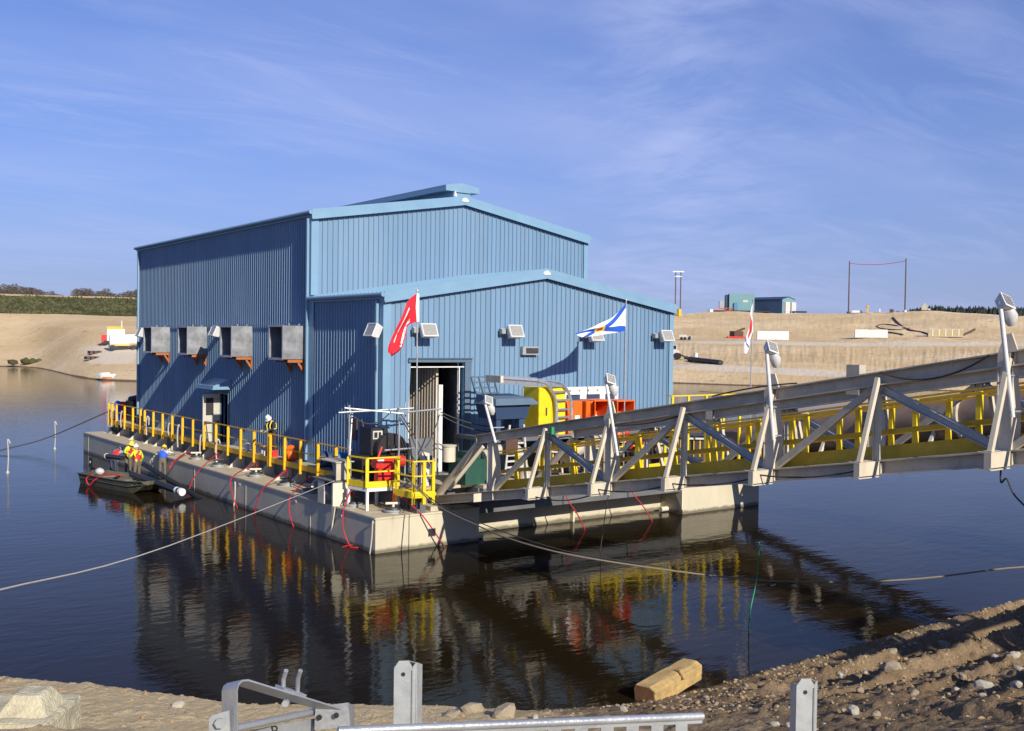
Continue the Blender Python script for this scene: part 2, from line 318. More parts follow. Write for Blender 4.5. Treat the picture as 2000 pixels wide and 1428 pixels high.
# ------------------------------------------------------------------ ground materials
def ground_mat(name, sand, sand2, wet, road, grass, bscale, bdist, speck=True):
    M = bpy.data.materials.new(name); M.use_nodes = True; t = M.node_tree; b = t.nodes['Principled BSDF']; b.inputs['Roughness'].default_value = .95; b.inputs['Specular IOR Level'].default_value = .15
    c = t.nodes.new('ShaderNodeTexCoord'); a = t.nodes.new('ShaderNodeVertexColor'); a.layer_name = 'zone'; sp = t.nodes.new('ShaderNodeSeparateColor'); t.links.new(a.outputs[0], sp.inputs[0])
    def noise(s, d=6, r=.6):
        n = t.nodes.new('ShaderNodeTexNoise'); n.inputs['Scale'].default_value = s; n.inputs['Detail'].default_value = d; n.inputs['Roughness'].default_value = r; t.links.new(c.outputs['Object'], n.inputs[0]); return n.outputs[0]
    def mx(f, A, B):
        n = t.nodes.new('ShaderNodeMixRGB'); t.links.new(f, n.inputs[0])
        for i, q in ((1, A), (2, B)):
            if isinstance(q, tuple): n.inputs[i].default_value = (*q, 1)
            else: t.links.new(q, n.inputs[i])
        return n.outputs[0]
    def rg(f, lo, hi):
        n = t.nodes.new('ShaderNodeMapRange'); n.interpolation_type = 'SMOOTHSTEP'; t.links.new(f, n.inputs[0]); n.inputs[1].default_value = lo; n.inputs[2].default_value = hi; return n.outputs[0]
    def edge(ch, amt):  # ragged zone edge
        n = t.nodes.new('ShaderNodeMath'); n.operation = 'ADD'; t.links.new(ch, n.inputs[0]); m2 = t.nodes.new('ShaderNodeMath'); m2.operation = 'MULTIPLY_ADD'; t.links.new(noise(bscale*.6, 5), m2.inputs[0]); m2.inputs[1].default_value = amt; m2.inputs[2].default_value = -amt/2
        t.links.new(m2.outputs[0], n.inputs[1]); return rg(n.outputs[0], .35, .65)
    col = mx(rg(noise(bscale*.25), .35, .68), sand, sand2)
    col = mx(rg(noise(bscale*2.5, 4, .7), .56, .72), col, tuple(x*.62 for x in sand))
    if speck: col = mx(rg(noise(bscale*7, 3, .7), .62, .72), col, (.55, .50, .40))
    col = mx(edge(sp.outputs[1], .7), col, road)
    g2 = mx(rg(noise(bscale*1.2, 6, .7), .35, .65), grass, tuple(x*.45 for x in grass)); g2 = mx(rg(noise(bscale*.5, 5, .7), .60, .74), g2, (.30, .235, .10))
    col = mx(edge(sp.outputs[0], .8), col, g2)
    col = mx(edge(sp.outputs[2], .5), col, wet)
    t.links.new(col, b.inputs['Base Color'])
    bp = t.nodes.new('ShaderNodeBump'); bp.inputs['Distance'].default_value = bdist; bp.inputs['Strength'].default_value = .8; t.links.new(noise(bscale*3, 8, .7), bp.inputs['Height']); t.links.new(bp.outputs[0], b.inputs['Normal']); return M
SAND = (.60, .435, .235); SAND2 = (.70, .54, .33)
far_mat = ground_mat('far_sand', SAND, SAND2, (.16, .105, .06), (.66, .56, .42), (.10, .10, .035), .12, .5, False)
near_mat = ground_mat('near_sand', (.195, .135, .078), (.28, .20, .12), (.10, .075, .05), (.56, .44, .26), (.1, .1, .03), 3.2, .10)
# ------------------------------------------------------------------ far shore: rows of (distance from the camera, height) at control bearings
# rows: lakebed, shore, low bank, bank, terrace front, terrace back, slope top, plateau, crest, far
def zr(py, hy, r): return CAM.z+r*(hy-py)/FPX
def left(x, r0, hy=654):
    q = [(r0-14, -2.5), (r0, 0), (r0+22, 2.0), (r0+55, zr(665, hy, r0+55)), (r0+80, zr(640, hy, r0+80)), (355, zr(620, hy, 355)), (362, zr(616, hy, 362)), (402, zr(586, hy, 402)), (428, zr(582.5, hy, 428)), (3500, 60)]
    return x, q
def right(x, r0, hy, top, rt):
    q = [(r0-14, -2.5), (r0, 0), (r0+14, 1.9), (r0+32, 2.5), (r0+118, zr(674, hy+3, r0+118)-.6), (r0+150, zr(666, hy, r0+150)), (372, zr(663, hy, 372)), (rt, zr(top, hy, rt)), (rt+45, zr(top+1, hy, rt+45)), (3500, 70)]
    return x, q
ctrl = [left(-900, 300), left(0, 257), left(75, 256), left(110, 214), left(170, 180), left(275, 172), left(500, 172),
        right(1100, 190, 672, 612, 470), right(1306, 190, 674, 621, 480), right(1420, 186, 675, 612, 500), right(1650, 182, 677, 616, 500), right(1800, 184, 679, 614, 480), right(2000, 188, 681, 625, 460), right(2400, 200, 684, 640, 440), right(3200, 220, 690, 650, 440)]
cx_ = np.array([c[0] for c in ctrl], float); R_ = np.array([[k[0] for k in c[1]] for c in ctrl]); Z_ = np.array([[k[1] for k in c[1]] for c in ctrl])
_tx = np.arange(-900, 3201, 2.0); _kr = np.exp(-.5*(np.arange(-40, 41)/14.0)**2); _kr /= _kr.sum()
def _smooth(A): return np.stack([np.convolve(np.pad(np.interp(_tx, cx_, A[:, c]), 40, 'edge'), _kr, 'valid') for c in range(10)], 1)
R_, Z_ = _smooth(R_), _smooth(Z_); cx_ = _tx
pxs = np.concatenate([np.linspace(-900, 0, 40)[:-1], np.linspace(0, 300, 120)[:-1], np.linspace(300, 1290, 60)[:-1], np.linspace(1290, 2010, 330)[:-1], np.linspace(2010, 3200, 60)])
sub = [4, 10, 10, 26, 16, 16, 26, 16, 24]
srow = np.concatenate([np.linspace(i, i+1, n, endpoint=False) for i, n in enumerate(sub)]+[[9.0]])
def s_wob(px, s): return .26*fbm(px*.011, s*.35, 3)*np.clip((s-1.3)/.8, 0, 1)*np.clip((8-s)/1.0, 0, 1)
def far_surface(px, s, noise=True):
    """ground point on the far shore at bearing px and row s (arrays)"""
    s = np.clip(s+s_wob(px, s), 0, 9)
    r = np.zeros_like(px); z = np.zeros_like(px); i0 = np.clip(np.floor(s).astype(int), 0, 8); f = s-i0
    for col in range(10):
        a = np.interp(px, cx_, R_[:, col]); b = np.interp(px, cx_, Z_[:, col])
        w = np.where(i0 == col, 1-f, 0)+np.where(i0+1 == col, f, 0)
        r += w*a; z += w*b
    th = np.arctan((px-1000)/FPX)+YAW
    X = CAM.x+r*np.sin(th); Y = CAM.y+r*np.cos(th)
    if noise:
        amp = np.interp(s, [0, 1, 1.4, 3, 4.5, 6.5, 8, 9], [.0, .10, .45, .7, .5, 1.1, .6, 3])
        z = z+fbm(X*.034, Y*.034, 5)*amp*1.5*np.clip(.35+(px-300)/900, .35, 1)+np.interp(s, [0, 2.8, 3.2, 3.8, 4.2, 6.1, 6.6, 7, 9], [0, 0, 1, 1, 0, 0, .7, 0, 0])*(np.abs(fbm(px*.11, s*.8, 4, .6))-.2)*.22*np.clip((px-400)/600,.0,1)
        z = np.where(s > .95, z+0.05*fbm(px*.3, s*7, 2), z)
    return X, Y, z
PX, SS = np.meshgrid(pxs, srow); FX, FY, FZ = far_surface(PX, SS)
zone = np.zeros(PX.shape+(4,)); zone[..., 3] = 1
sm = lambda a, b, x: np.clip((x-a)/(b-a), 0, 1)
L_ = 1-sm(300, 900, PX); SS = np.clip(SS+s_wob(PX, SS), 0, 9)
zone[..., 0] = L_*sm(5.7, 6.1, SS)*(1-sm(6.92, 7.1, SS))
zone[..., 1] = (1-L_)*(sm(2.0, 2.15, SS)*(1-sm(2.85, 3.05, SS))*.9+sm(4.02, 4.12, SS)*(1-sm(4.5, 4.75, SS))*.95+sm(6.95, 7.0, SS)*(1-sm(7.5, 7.7, SS))*.7)+L_*np.exp(-((PX-215)/60)**2)*sm(1.9, 2.1, SS)*(1-sm(2.75, 2.95, SS))
zone[..., 2] = (1-sm(1.04, 1.14, SS))+sm(8.2, 8.4, SS)*L_*.6
grid_obj('far_shore', FX, FY, FZ, far_mat, zone)
def far_pt(px, s):
    X, Y, Z = far_surface(np.array([float(px)]), np.array([float(s)])); return Vector((X[0], Y[0], Z[0]))
def far_hit(px, py):
    """where the line of sight (px, py) first meets the far shore"""
    s = np.linspace(1.0, 8.5, 600); X, Y, Z = far_surface(np.full(600, float(px)), s); d = _d(px, py)
    t = np.hypot(X-CAM.x, Y-CAM.y)/math.hypot(d.x, d.y); ray = CAM.z+t*d.z
    k = np.argmax(Z >= ray-.05) if (Z >= ray-.05).any() else 599
    return Vector((X[k], Y[k], Z[k]))
# ------------------------------------------------------------------ near bank
shore = np.array([(-60, 26), (-30, 7.5), (-20, -0.6), (-12.74, -7.2), (-11.58, -8.4), (-10.53, -9.9), (-9.49, -11.28), (-7.52, -12.74), (-5.06, -14.35), (-2.77, -15.3), (-1.15, -15.5), (2, -15.5), (12, -15.5), (90, -15.5)], float)
def shore_v(u): return np.interp(u, shore[:, 0], shore[:, 1])
_su = np.linspace(-60, 90, 1500); _sv = shore_v(_su)
def bank_d(X, Y):
    """distance inland from the waterline (about)"""
    g = np.interp(X, _su, np.gradient(_sv, _su)); return (shore_v(X)-Y)/np.sqrt(1+np.clip(g, -1, 1)**2)
def bank_z(X, Y):
    d = bank_d(X, Y)
    z = np.interp(d, [-12, -1, 0, 3, 7, 12.5, 15, 40, 80], [-4, -.35, 0, .85, 2.0, 4.15, 5.1, 5.45, 5.5])
    zl = np.interp(d, [-12, -1, 0, 1.2, 6.0, 10, 13, 15, 40, 80], [-4, -.35, 0, .62, 1.25, 3.1, 4.45, 5.1, 5.45, 5.5]); wl = np.clip((-3.5-X)/4, 0, 1); z = z*(1-wl)+zl*wl
    rt = np.clip((X+4)/6, 0, 1)  # ruts along the slope on the right
    wob = fbm(X*.18, Y*.35, 3)*1.2
    rut = (.13*(1-2*np.abs(np.sin(d*1.75+wob*1.6)))+.08*np.sin(d*7.3+wob*5+1))*np.clip(d*1.2, 0, 1)*(1-np.clip((d-12)/3, 0, 1))*rt
    clod = (np.abs(fbm(X*2.2, Y*2.2, 4, .62))-.15)*.17+fbm(X*.35, Y*.35, 3)*.14*np.clip(d/4, 0, 1)
    lf = .35+.65*np.clip((X+6)/5, 0, 1)
    return z+rut+(clod-.03)*lf*np.clip(d*.8+.15, .1, 1)+np.maximum(0, fbm(X*4.5, Y*4.5, 5, .7)-.05)*.2*lf*np.clip(d+.3, .2, 1)
fu = np.concatenate([np.linspace(-60, -16, 50)[:-1], np.arange(-16, 16, .055), np.linspace(16.2, 90, 160)]); fv = np.concatenate([np.linspace(-70, -32, 40)[:-1], np.linspace(-32, -24, 50)[:-1], np.arange(-24, -5, .055), np.linspace(-4.8, 30, 60)])
BX, BY = np.meshgrid(fu, fv); BZ = bank_z(BX, BY)
zone = np.zeros(BX.shape+(4,)); zone[..., 3] = 1; dd = bank_d(BX, BY); zone[..., 2] = (1-sm(.05, .3, dd))*.8; zone[..., 1] = (1-sm(-9, -1.5, BX))*.95
grid_obj('near_bank', BX, BY, BZ, near_mat, zone)
def bank_pt(u, v): return Vector((u, v, float(bank_z(np.array([u]), np.array([v]))[0])))
def bank_hit(px, py):
    d = _d(px, py); t = np.linspace(2, 60, 1500); X = CAM.x+t*d.x; Y = CAM.y+t*d.y; Z = bank_z(X, Y); k = np.argmax(Z >= CAM.z+t*d.z); return Vector((X[k], Y[k], Z[k]))
# ------------------------------------------------------------------ barge
HD, ZP = 1.19, 2.0
LH, UW = 36.52, 19.58
barge = thing('barge', (0, 0, 0), 'cream and grey steel pontoon barge carrying the blue pump house', 'barge')
b = MB(); b.box(0, 4.23, 0, LH, -.8, HD); b.build('pontoon', ['hull'], barge)
b = MB(); b.box(14.7, UW, 0, LH, -.8, HD); b.build('pontoon', ['hull'], barge)
b = MB(); b.box(4.24, 14.69, 1.3, LH-.3, -.8, HD-.01); b.build('centre_hull', ['hull'], barge)
b = MB(); b.box(.02, 4.2, .02, LH-.02, HD+.001, HD+.012); b.box(14.74, UW-.02, .02, LH-.02, HD+.001, HD+.012); b.build('deck_plate', ['hull_deck'], barge)
b = MB()
for v in np.arange(4.9, LH-1, 6.1): b.box(-.012, .0, v-.02, v+.02, -.3, HD-.02)
b.box(-.03, -.001, .0, LH, HD-.05, HD+.012); b.box(0, 4.23, -.03, -.001, HD-.05, HD+.012); b.box(14.7, UW, -.03, -.001, HD-.05, HD+.012); b.build('rubbing_edge', ['hull'], barge)
b = MB(); b.box(1.78, 17.8, .9, 35.6, HD+.013, ZP-.12); b.build('coaming', ['hull_dark'], barge)
b = MB(); b.box(1.22, 18.36, 2.9, 35.6, ZP-.12, ZP); b.box(4.3, 18.36, -.15, 2.9, ZP-.12, ZP); b.box(2.3, 4.3, .5, 2.9, ZP-.12, ZP-.02); b.build('main_deck', ['hull_deck'], barge)
b = MB(); b.box(4.3, 14.6, -.15, .1, ZP-.45, ZP-.121); b.box(4.24, 14.69, .1, 1.29, .95, ZP-.121); b.build('front_beam', ['hull_dark'], barge)
gm = None
for v in (35.4, 33.2, 30.6, 27.9, 26.3, 23.9, 21.7, 19.3, 17.4, 15.5, 13.8, 12.2, 10.4, 9.0, 7.3, 5.6):
    if gm is None:
        q = MB(); q.prism([(0, -.02, 0), (-.72, -.02, 0), (-.72, -.02, .05), (-.10, -.02, .66), (0, -.02, .66)], (0, .04, 0)); q.box(-.85, 0, -.13, .13, 0, .018); gm = q.mesh('gusset', ['cream'])
    place(gm, 'gusset', (1.78, v, HD+.012), barge)
# small marks and sleeves of the hull
b = MB()
for v in (2.4, 6.1, 11.6, 20.2, 27.5): b.box(-.02, -.002, v, v+.16, HD-.28, HD-.2)
b.build('draft_plate', ['cream'], barge)
b = MB(); b.tube([(4.23, .35, .1), (4.62, .35, .1)], .11, 12); b.build('pipe_stub', ['cream'], barge, True); b = MB(); b.tube([(14.69, .9, .12), (14.3, .9, .12)], .11, 12); b.build('pipe_stub', ['cream'], barge, True)
b = MB(); b.prism([(14.7, -.001, HD-.02), (14.7, -.001, .2), (14.7, .6, HD-.02)], (-.05, 0, 0)); b.build('bracket', ['cream'], barge); b = MB(); b.box(9.6, 9.68, 1.1, 1.29, .0, .95); b.build('bracket', ['cream'], barge)
# ------------------------------------------------------------------ pump house
U0, U1 = 2.05, 17.05; VA, VB, VC = 3.14, 9.17, 32.3
EA, RA, ET, RT = 8.78, 10.0, 12.35, 13.6; UM = (U0+U1)/2
ph = thing('pump_house', (UM, VA, ZP), 'big two-stepped blue ribbed metal pump house on the barge', 'building')
def gable(u, e, r): return e+(r-e)*(1-abs(u-UM)/(UM-U0))
DU0, DU1, DZ = 3.12, 5.63, 6.33        # big opening in the annex gable
SV0, SV1, SZ = 18.1, 19.1, 4.4          # side door opening
T = .18
b = MB()
ga = lambda u: gable(u, EA, RA)
b.prism([(U0, VA, ZP), (DU0, VA, ZP), (DU0, VA, ga(DU0)), (U0, VA, ga(U0))], (0, T, 0))
b.prism([(DU1, VA, ZP), (U1, VA, ZP), (U1, VA, ga(U1)), (UM, VA, RA), (DU1, VA, ga(DU1))], (0, T, 0))
b.prism([(DU0, VA, DZ), (DU1, VA, DZ), (DU1, VA, ga(DU1)), (DU0, VA, ga(DU0))], (0, T, 0))
b.build('front_wall', ['blue_core'], ph)
b = MB(); b.prism([(U0, VB, ZP), (U1, VB, ZP), (U1, VB, ET), (UM, VB, RT), (U0, VB, ET)], (0, T, 0)); b.prism([(U0, VC-T, ZP), (U1, VC-T, ZP), (U1, VC-T, ET), (UM, VC-T, RT), (U0, VC-T, ET)], (0, T, 0)); b.build('gable_wall', ['blue_core'], ph)
b = MB(); b.box(U0, U0+T, VA+T, VB-.003, ZP, EA); b.box(U1-T, U1, VA+T, VB-.003, ZP, EA)
b.box(U0, U0+T, VB+T, SV0, ZP, ET); b.box(U0, U0+T, SV1, VC-T, ZP, ET); b.box(U0, U0+T, SV0, SV1, SZ, ET); b.box(U1-T, U1, VB+T, VC-T, ZP, ET); b.build('side_wall', ['blue_core'], ph)
b = MB(); b.box(U0+T, U1-T, VA+T, VC-T, ZP+.005, ZP+.02); b.build('floor', ['hull_dark'], ph)
PIT, RW, RH = .242, .054, .045
def panel_cols(k, per, W):
    c = []
    for j in range(per):
        t = (k*per+j)*PIT
        for q, o in ((0, 0), (PIT-RW, 0), (PIT-RW+.012, RH), (PIT-.012, RH)): c.append((min(t+q, W), o))
    c.append((min((k+1)*per*PIT, W), 0)); return c
def clad(o, d, n, Wd, top, bot, per, share=False, name='wall_panel', material='blue_clad', parent=ph, skip=None):
    o, d, n = Vector(o), Vector(d), Vector(n); N_ = int(math.ceil(Wd/(PIT*per)-1e-6)); cache = {}
    for k in range(N_):
        cols = panel_cols(k, per, Wd); t0 = cols[0][0]; key = None
        bt = [bot(t) for t, _ in cols]; tp = [top(t) for t, _ in cols]
        if share and len(set(bt+tp)) <= 2 and cols[-1][0]-t0 > per*PIT-1e-4: key = (round(bt[0], 3), round(tp[0], 3))
        if key in cache: me = cache[key]
        else:
            V = []; F = []
            for (t, off), zb, zt in zip(cols, bt, tp): p = d*(t-t0)+n*off; V += [p+Vector((0, 0, zb)), p+Vector((0, 0, zt))]
            for i in range(len(cols)-1): F.append((2*i, 2*i+2, 2*i+3, 2*i+1))
            q = MB(); q.add(V, F); me = q.mesh(name, [material])
            if key: cache[key] = me
        place(me, name, o+d*t0+n*.025, parent)
# gable of the annex with the big opening, tall gable above the annex roof, side walls
def abot(t):
    u = U0+t; return DZ+.13 if DU0-.07 < u < DU1+.07 else ZP+.02
clad((U0, VA, 0), (1, 0, 0), (0, -1, 0), U1-U0, lambda t: ga(U0+t)-.02, abot, 1)
clad((U0, VB, 0), (1, 0, 0), (0, -1, 0), U1-U0, lambda t: gable(U0+t, ET, RT)-.02, lambda t: ga(U0+t)+.14, 1)
clad((U0, VB, 0), (0, -1, 0), (-1, 0, 0), VB-VA, lambda t: EA, lambda t: ZP+.02, 3, True)
def sbot(t):
    v = VC-t; return SZ+.08 if SV0-.1 < v < SV1+.1 else ZP+.02
clad((U0, VC, 0), (0, -1, 0), (-1, 0, 0), VC-VB, lambda t: ET, sbot, 3, True)
# roofs
OH, OF = .08, .16
def roof(v0, v1, e, r, nm):
    s = (r-e)/(UM-U0); b = MB()
    for sg, ue in ((-1, U0-OH), (1, U1+OH)):
        ze = e-s*OH+.03
        b.prism([(ue, v0, ze), (UM, v0, r+.03), (UM, v0, r+.13), (ue, v0, ze+.10)], (0, v1-v0, 0))
    o = b.build(nm, ['blue_trim'], ph); b = MB()
    for v in np.arange(v0+.3, v1, .31):
        for ue in (U0-OH, U1+OH): b.bar((ue, v, e-s*OH+.155), (UM, v, r+.155), .05, .05)
    b.build('roof_seam', ['blue_trim'], o)
    b = MB()   # rake trim of the front edge, gutters on the eaves
    for ue in (U0-OH-.04, U1+OH+.04):
        ze = e-s*(OH+.04)
        b.prism([(ue, v0-.05, ze-.22), (UM, v0-.05, r-.22), (UM, v0-.05, r+.19), (ue, v0-.05, ze+.19)], (0, .045, 0))
        b.bar((ue, v0-.075, ze-.20), (UM, v0-.075, r-.20), .03, .06)
    b.build('rake_trim', ['blue_trim'], ph)
    b = MB()
    for ue, sg in ((U0-OH, -1), (U1+OH, 1)):
        ze = e-s*OH
        b = MB(); b.tube([(ue+sg*.09, v0-.04, ze+.06), (ue+sg*.09, v1+.04, ze+.06)], .085, 10); b.build('gutter', ['blue_trim'], ph, True)
        b = MB(); b.box(min(ue, ue+sg*.03), max(ue, ue+sg*.03), v0, v1, ze-.1, ze+.12); b.build('eave_trim', ['blue_trim'], ph)
    b = MB(); b.prism([(UM-.2, v0-.075, r-.04), (UM-.12, v0-.075, r-.08), (UM+.12, v0-.075, r-.08), (UM+.2, v0-.075, r-.04), (UM+.12, v0-.075, r+.06), (UM, v0-.075, r+.10), (UM-.12, v0-.075, r+.06)], (0, .024, 0)); b.build('ridge_cap', ['white'], ph)
    return o
roof(VA-OF, VB-.06, EA, RA, 'lower_roof'); roof(VB-OF, VC+.25, ET, RT, 'upper_roof')
# ridge vent
b = MB(); z0 = RT+.11
b.prism([(9.08, VB+.05, z0-.05), (10.0, VB+.05, z0-.05), (10.0, VB+.05, z0+.28), (9.08, VB+.05, z0+.28)], (0, VC-VB-.6, 0)); rv = b.build('ridge_vent', ['blue_trim'], ph)
b = MB(); b.prism([(8.62, VB-.02, z0+.27), (9.1, VB-.02, z0+.27), (9.1, VB-.02, z0+.24), (9.98, VB-.02, z0+.24), (9.98, VB-.02, z0+.27), (10.46, VB-.02, z0+.27), (10.46, VB-.02, z0+.53), (9.54, VB-.02, z0+.68), (8.62, VB-.02, z0+.53)], (0, VC-VB-.4, 0)); b.build('vent_hood', ['blue_trim'], rv)
b = MB(); b.prism([(8.95, VB-.21, RT+.12), (9.1, VB-.21, RT+.12), (9.02, VB-.21, RT+.4)], (0, .1, 0)); b.build('lightning_rod', ['white'], ph)
# corner trims, downspouts, door header, base flashing
def ctrim(*a): b = MB(); b.box(*a); b.build('corner_trim', ['blue_trim'], ph)
for v, e in ((VA, EA), (VB, ET)):
    ctrim(U0-.085, U0+.24, v-.085, v-.075, ZP if v == VA else ga(U0)+.2, e-.05); ctrim(U1-.18, U1+.085, v-.085, v-.075, ZP if v == VA else ga(U1)+.2, e-.05)
    ctrim(U0-.085, U0-.075, v-.074, v+.2, ZP, e-.05); ctrim(U1+.075, U1+.085, v-.074, v+.2, ZP, e-.05)
ctrim(U0-.085, U0-.075, VC-.12, VC+.05, ZP, ET); ctrim(U0-.084, U0-.0751, VB-.35, VB-.086, ZP, EA)
for v, e in ((VA+.32, EA), (VB+.16, ET), (VC-.25, ET)):
    b = MB(); b.box(U0-.19, U0-.09, v-.06, v+.06, ZP+.1, e-.15); b.build('downspout', ['blue_trim'], ph)
b = MB(); b.box(DU0-.06, DU1+.32, VA-.10, VA-.078, DZ, DZ+.16); b.box(DU0-.06, DU1+.34, VA-.16, VA-.101, DZ+.14, DZ+.17); b.box(DU1, DU1+.30, VA-.09, VA-.079, ZP, DZ-.002); b.build('door_header', ['bluegrey'], ph)
b = MB(); b.box(DU0, DU1, VA-.02, VA+.05, DZ-.2, DZ-.16); b.box(DU1-.24, DU1-.2, VA-.02, VA+.05, ZP, DZ-.2); b.box(DU0-.001, DU0+.04, VA-.02, VA+.05, ZP, DZ-.2); b.build('door_frame', ['white'], ph)
b = MB(); b.box(U0-.108, U0-.082, VB, VC-.1, 7.74, 7.775); b.build('lap_seam', ['blue_clad'], ph)
# inside the opening: a ribbed door leaf folded inward, its bright edge post, a dark inner leaf
b = MB(); a1 = Vector((pv(853, 830, VA+.75).x, VA+.75, 0)); a0 = Vector((a1.x-.25, VB-.25, 0)); d = (a1-a0).normalized(); nn = Vector((d.y, -d.x, 0)); Wd = (a1-a0).length; V = []; k = 0; t = 0
while t < Wd:
    for q, o in ((0, 0), (.12, 0), (.125, .055), (.185, .055), (.19, 0)):
        p = a0+d*min(t+q, Wd)+nn*o; V += [p+Vector((0, 0, ZP+.02)), p+Vector((0, 0, DZ-.2))]
    t += .195
b.add(V, [(2*i, 2*i+2, 2*i+3, 2*i+1) for i in range(len(V)//2-1)]); b.bar(a0-nn*.03+Vector((0, 0, ZP+2.1)), a1-nn*.03+Vector((0, 0, ZP+2.1)), .03, 4.1); lf = b.build('door_leaf', ['beige_clad'], ph)
b = MB(); b.box(a1.x+.02, a1.x+.2, a1.y-.1, a1.y+.1, ZP+.02, DZ-.9); b.build('edge_post', ['white'], lf)
b = MB(); b.bar((pv(863, 830, VA+2.4).x, VA+2.4, ZP+2.2), (DU1-.12, VA+.22, ZP+2.2), .06, 4.3); b.build('door_leaf', ['galv_hood'], ph)
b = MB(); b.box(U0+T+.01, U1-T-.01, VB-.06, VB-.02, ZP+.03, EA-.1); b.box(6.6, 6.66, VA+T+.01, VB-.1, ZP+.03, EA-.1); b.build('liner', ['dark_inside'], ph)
# side door
sdr = MB(); sdr.box(U0-.95, U0-.10, SV1-.03, SV1+.03, ZP+.05, SZ-.02); sdo = sdr.build('side_door', ['grey_door'], ph)
b = MB(); b.box(U0-.80, U0-.42, SV1-.045, SV1-.031, 3.35, 4.2); b.build('window', ['dark_inside'], sdo)
b = MB(); b.tube([(U0-.88, SV1-.1, 2.98), (U0-.2, SV1-.1, 2.98)], .022, 8); b.box(U0-.9, U0-.85, SV1-.12, SV1-.031, 2.9, 3.06); b.box(U0-.24, U0-.18, SV1-.12, SV1-.031, 2.9, 3.06); b.build('push_bar', ['dark_metal'], sdo)
b = MB(); b.box(U0-.09, U0+.1, SV1, SV1+.08, ZP, SZ+.06); b.box(U0-.09, U0+.1, SV0-.08, SV0, ZP, SZ+.06); b.box(U0-.09, U0+.1, SV0, SV1, SZ, SZ+.06); b.build('side_door_frame', ['bluegrey'], ph)
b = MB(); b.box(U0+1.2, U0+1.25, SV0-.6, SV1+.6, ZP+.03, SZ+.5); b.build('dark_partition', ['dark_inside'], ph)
b = MB(); c0, c1 = SV0-.35, SV1+.75
b.prism([(U0-.08, c0, 5.16), (U0-.95, c0, 4.84), (U0-.95, c0, 4.70), (U0-.08, c0, 4.70)], (0, c1-c0, 0)); b.box(U0-1.0, U0-.08, c0-.02, c1+.02, 4.66, 4.699); b.build('door_canopy', ['blue_trim'], ph)
# ------------------------------------------------------------------ air intake hoods
HL = ['galvanized intake hood at the far end of the long wall, beside the corner', 'galvanized intake hood with a bright splash on its side, second from the far corner',
      'galvanized intake hood just beside the wall floodlight over the side door', 'galvanized intake hood closest to the annex step of the blue wall']
for i, v in enumerate((26.55, 20.95, 15.15, 9.62)):
    t = thing('intake_hood', (U0, v+.68, 6.3), HL[i], 'intake hood', 'galvanized intake hoods on the long blue wall'); w, p, h = 1.36, .98, 1.4
    b = MB(); x0 = U0-.10-p; y0, y1 = v, v+w
    b.box(x0, U0-.08, y0, y0+.03, 6.3, 7.7); b.box(x0, U0-.08, y1-.03, y1, 6.3, 7.7); b.box(x0, U0-.08, y0+.03, y1-.03, 7.67, 7.7); b.box(x0, U0-.08, y0+.03, y1-.03, 6.3, 6.33); b.build('duct', ['galv_hood'], t)
    b = MB(); b.box(x0-.02, x0-.001, y0-.04, y0+.05, 6.26, 7.74); b.box(x0-.02, x0-.001, y1-.05, y1+.04, 6.26, 7.74); b.box(x0-.02, x0-.001, y0+.05, y1-.05, 7.64, 7.74); b.box(x0-.02, x0-.001, y0+.05, y1-.05, 6.26, 6.36); b.build('flange', ['galv'], t)
    b = MB(); b.box(U0-.14, U0-.09, y0+.04, y1-.04, 6.34, 7.66); b.build('screen', ['dark_inside'], t)
    for yy in (y0+.1, y1-.1):
        b = MB(); b.box(U0-.82, U0-.08, yy-.05, yy+.05, 6.16, 6.295); b.bar((U0-.34, yy, 6.15), (U0-.10, yy, 5.80), .09, .07, (0, 1, 0)); b.box(U0-.13, U0-.08, yy-.06, yy+.06, 5.72, 6.155); b.build('bracket', ['orange_wood'], t)
    for q in (.25, .7):
        b = MB(); b.box(x0+q, x0+q+.05, y0-.02, y0+.06, 7.701, 7.79); b.build('lifting_lug', ['galv'], t)
    if i == 1: # pale mark left by a splash
        pass
# ------------------------------------------------------------------ wall floodlights
def flood(loc, label, rz, grp='floodlights on the blue walls'):
    t = thing('floodlight', loc, label, 'floodlight', grp, rz)
    b = MB(); b.box(-.16, .06, -.08, 0, -.16, .12); b.box(-.22, .0, -.26, -.081, -.10, .08); b.build('mount', ['galv_dull'], t, world=False)
    q = MB(); R = Matrix.Rotation(math.radians(-24), 3, 'X')
    def rot(P): return [R @ Vector(p)+Vector((.28, -.45, .05)) for p in P]
    q.hexa(rot([(-.34, -.05, -.34), (.34, -.05, -.34), (.34, -.05, .2), (-.34, -.05, .2), (-.24, .26, -.26), (.24, .26, -.26), (.24, .26, .18), (-.24, .26, .18)])); q.build('housing', ['lamp_white'], t, world=False)
    q = MB(); q.hexa(rot([(-.29, -.075, -.29), (.29, -.075, -.29), (.29, -.075, .15), (-.29, -.075, .15), (-.29, -.051, -.29), (.29, -.051, -.29), (.29, -.051, .15), (-.29, -.051, .15)])); q.build('lens', ['lamp_glass'], t, world=False)
    q = MB()
    for p in ((-.33, -.29, -.33, .19), (.29, .33, -.33, .19)): q.hexa(rot([(p[0], -.09, p[2]), (p[1], -.09, p[2]), (p[1], -.09, p[3]), (p[0], -.09, p[3]), (p[0], -.051, p[2]), (p[1], -.051, p[2]), (p[1], -.051, p[3]), (p[0], -.051, p[3])]))
    for z0, z1 in ((-.33, -.29), (.15, .19)): q.hexa(rot([(-.29, -.09, z0), (.29, -.09, z0), (.29, -.09, z1), (-.29, -.09, z1), (-.29, -.051, z0), (.29, -.051, z0), (.29, -.051, z1), (-.29, -.051, z1)]))
    q.build('bezel', ['lamp_white'], t, world=False)
    return t
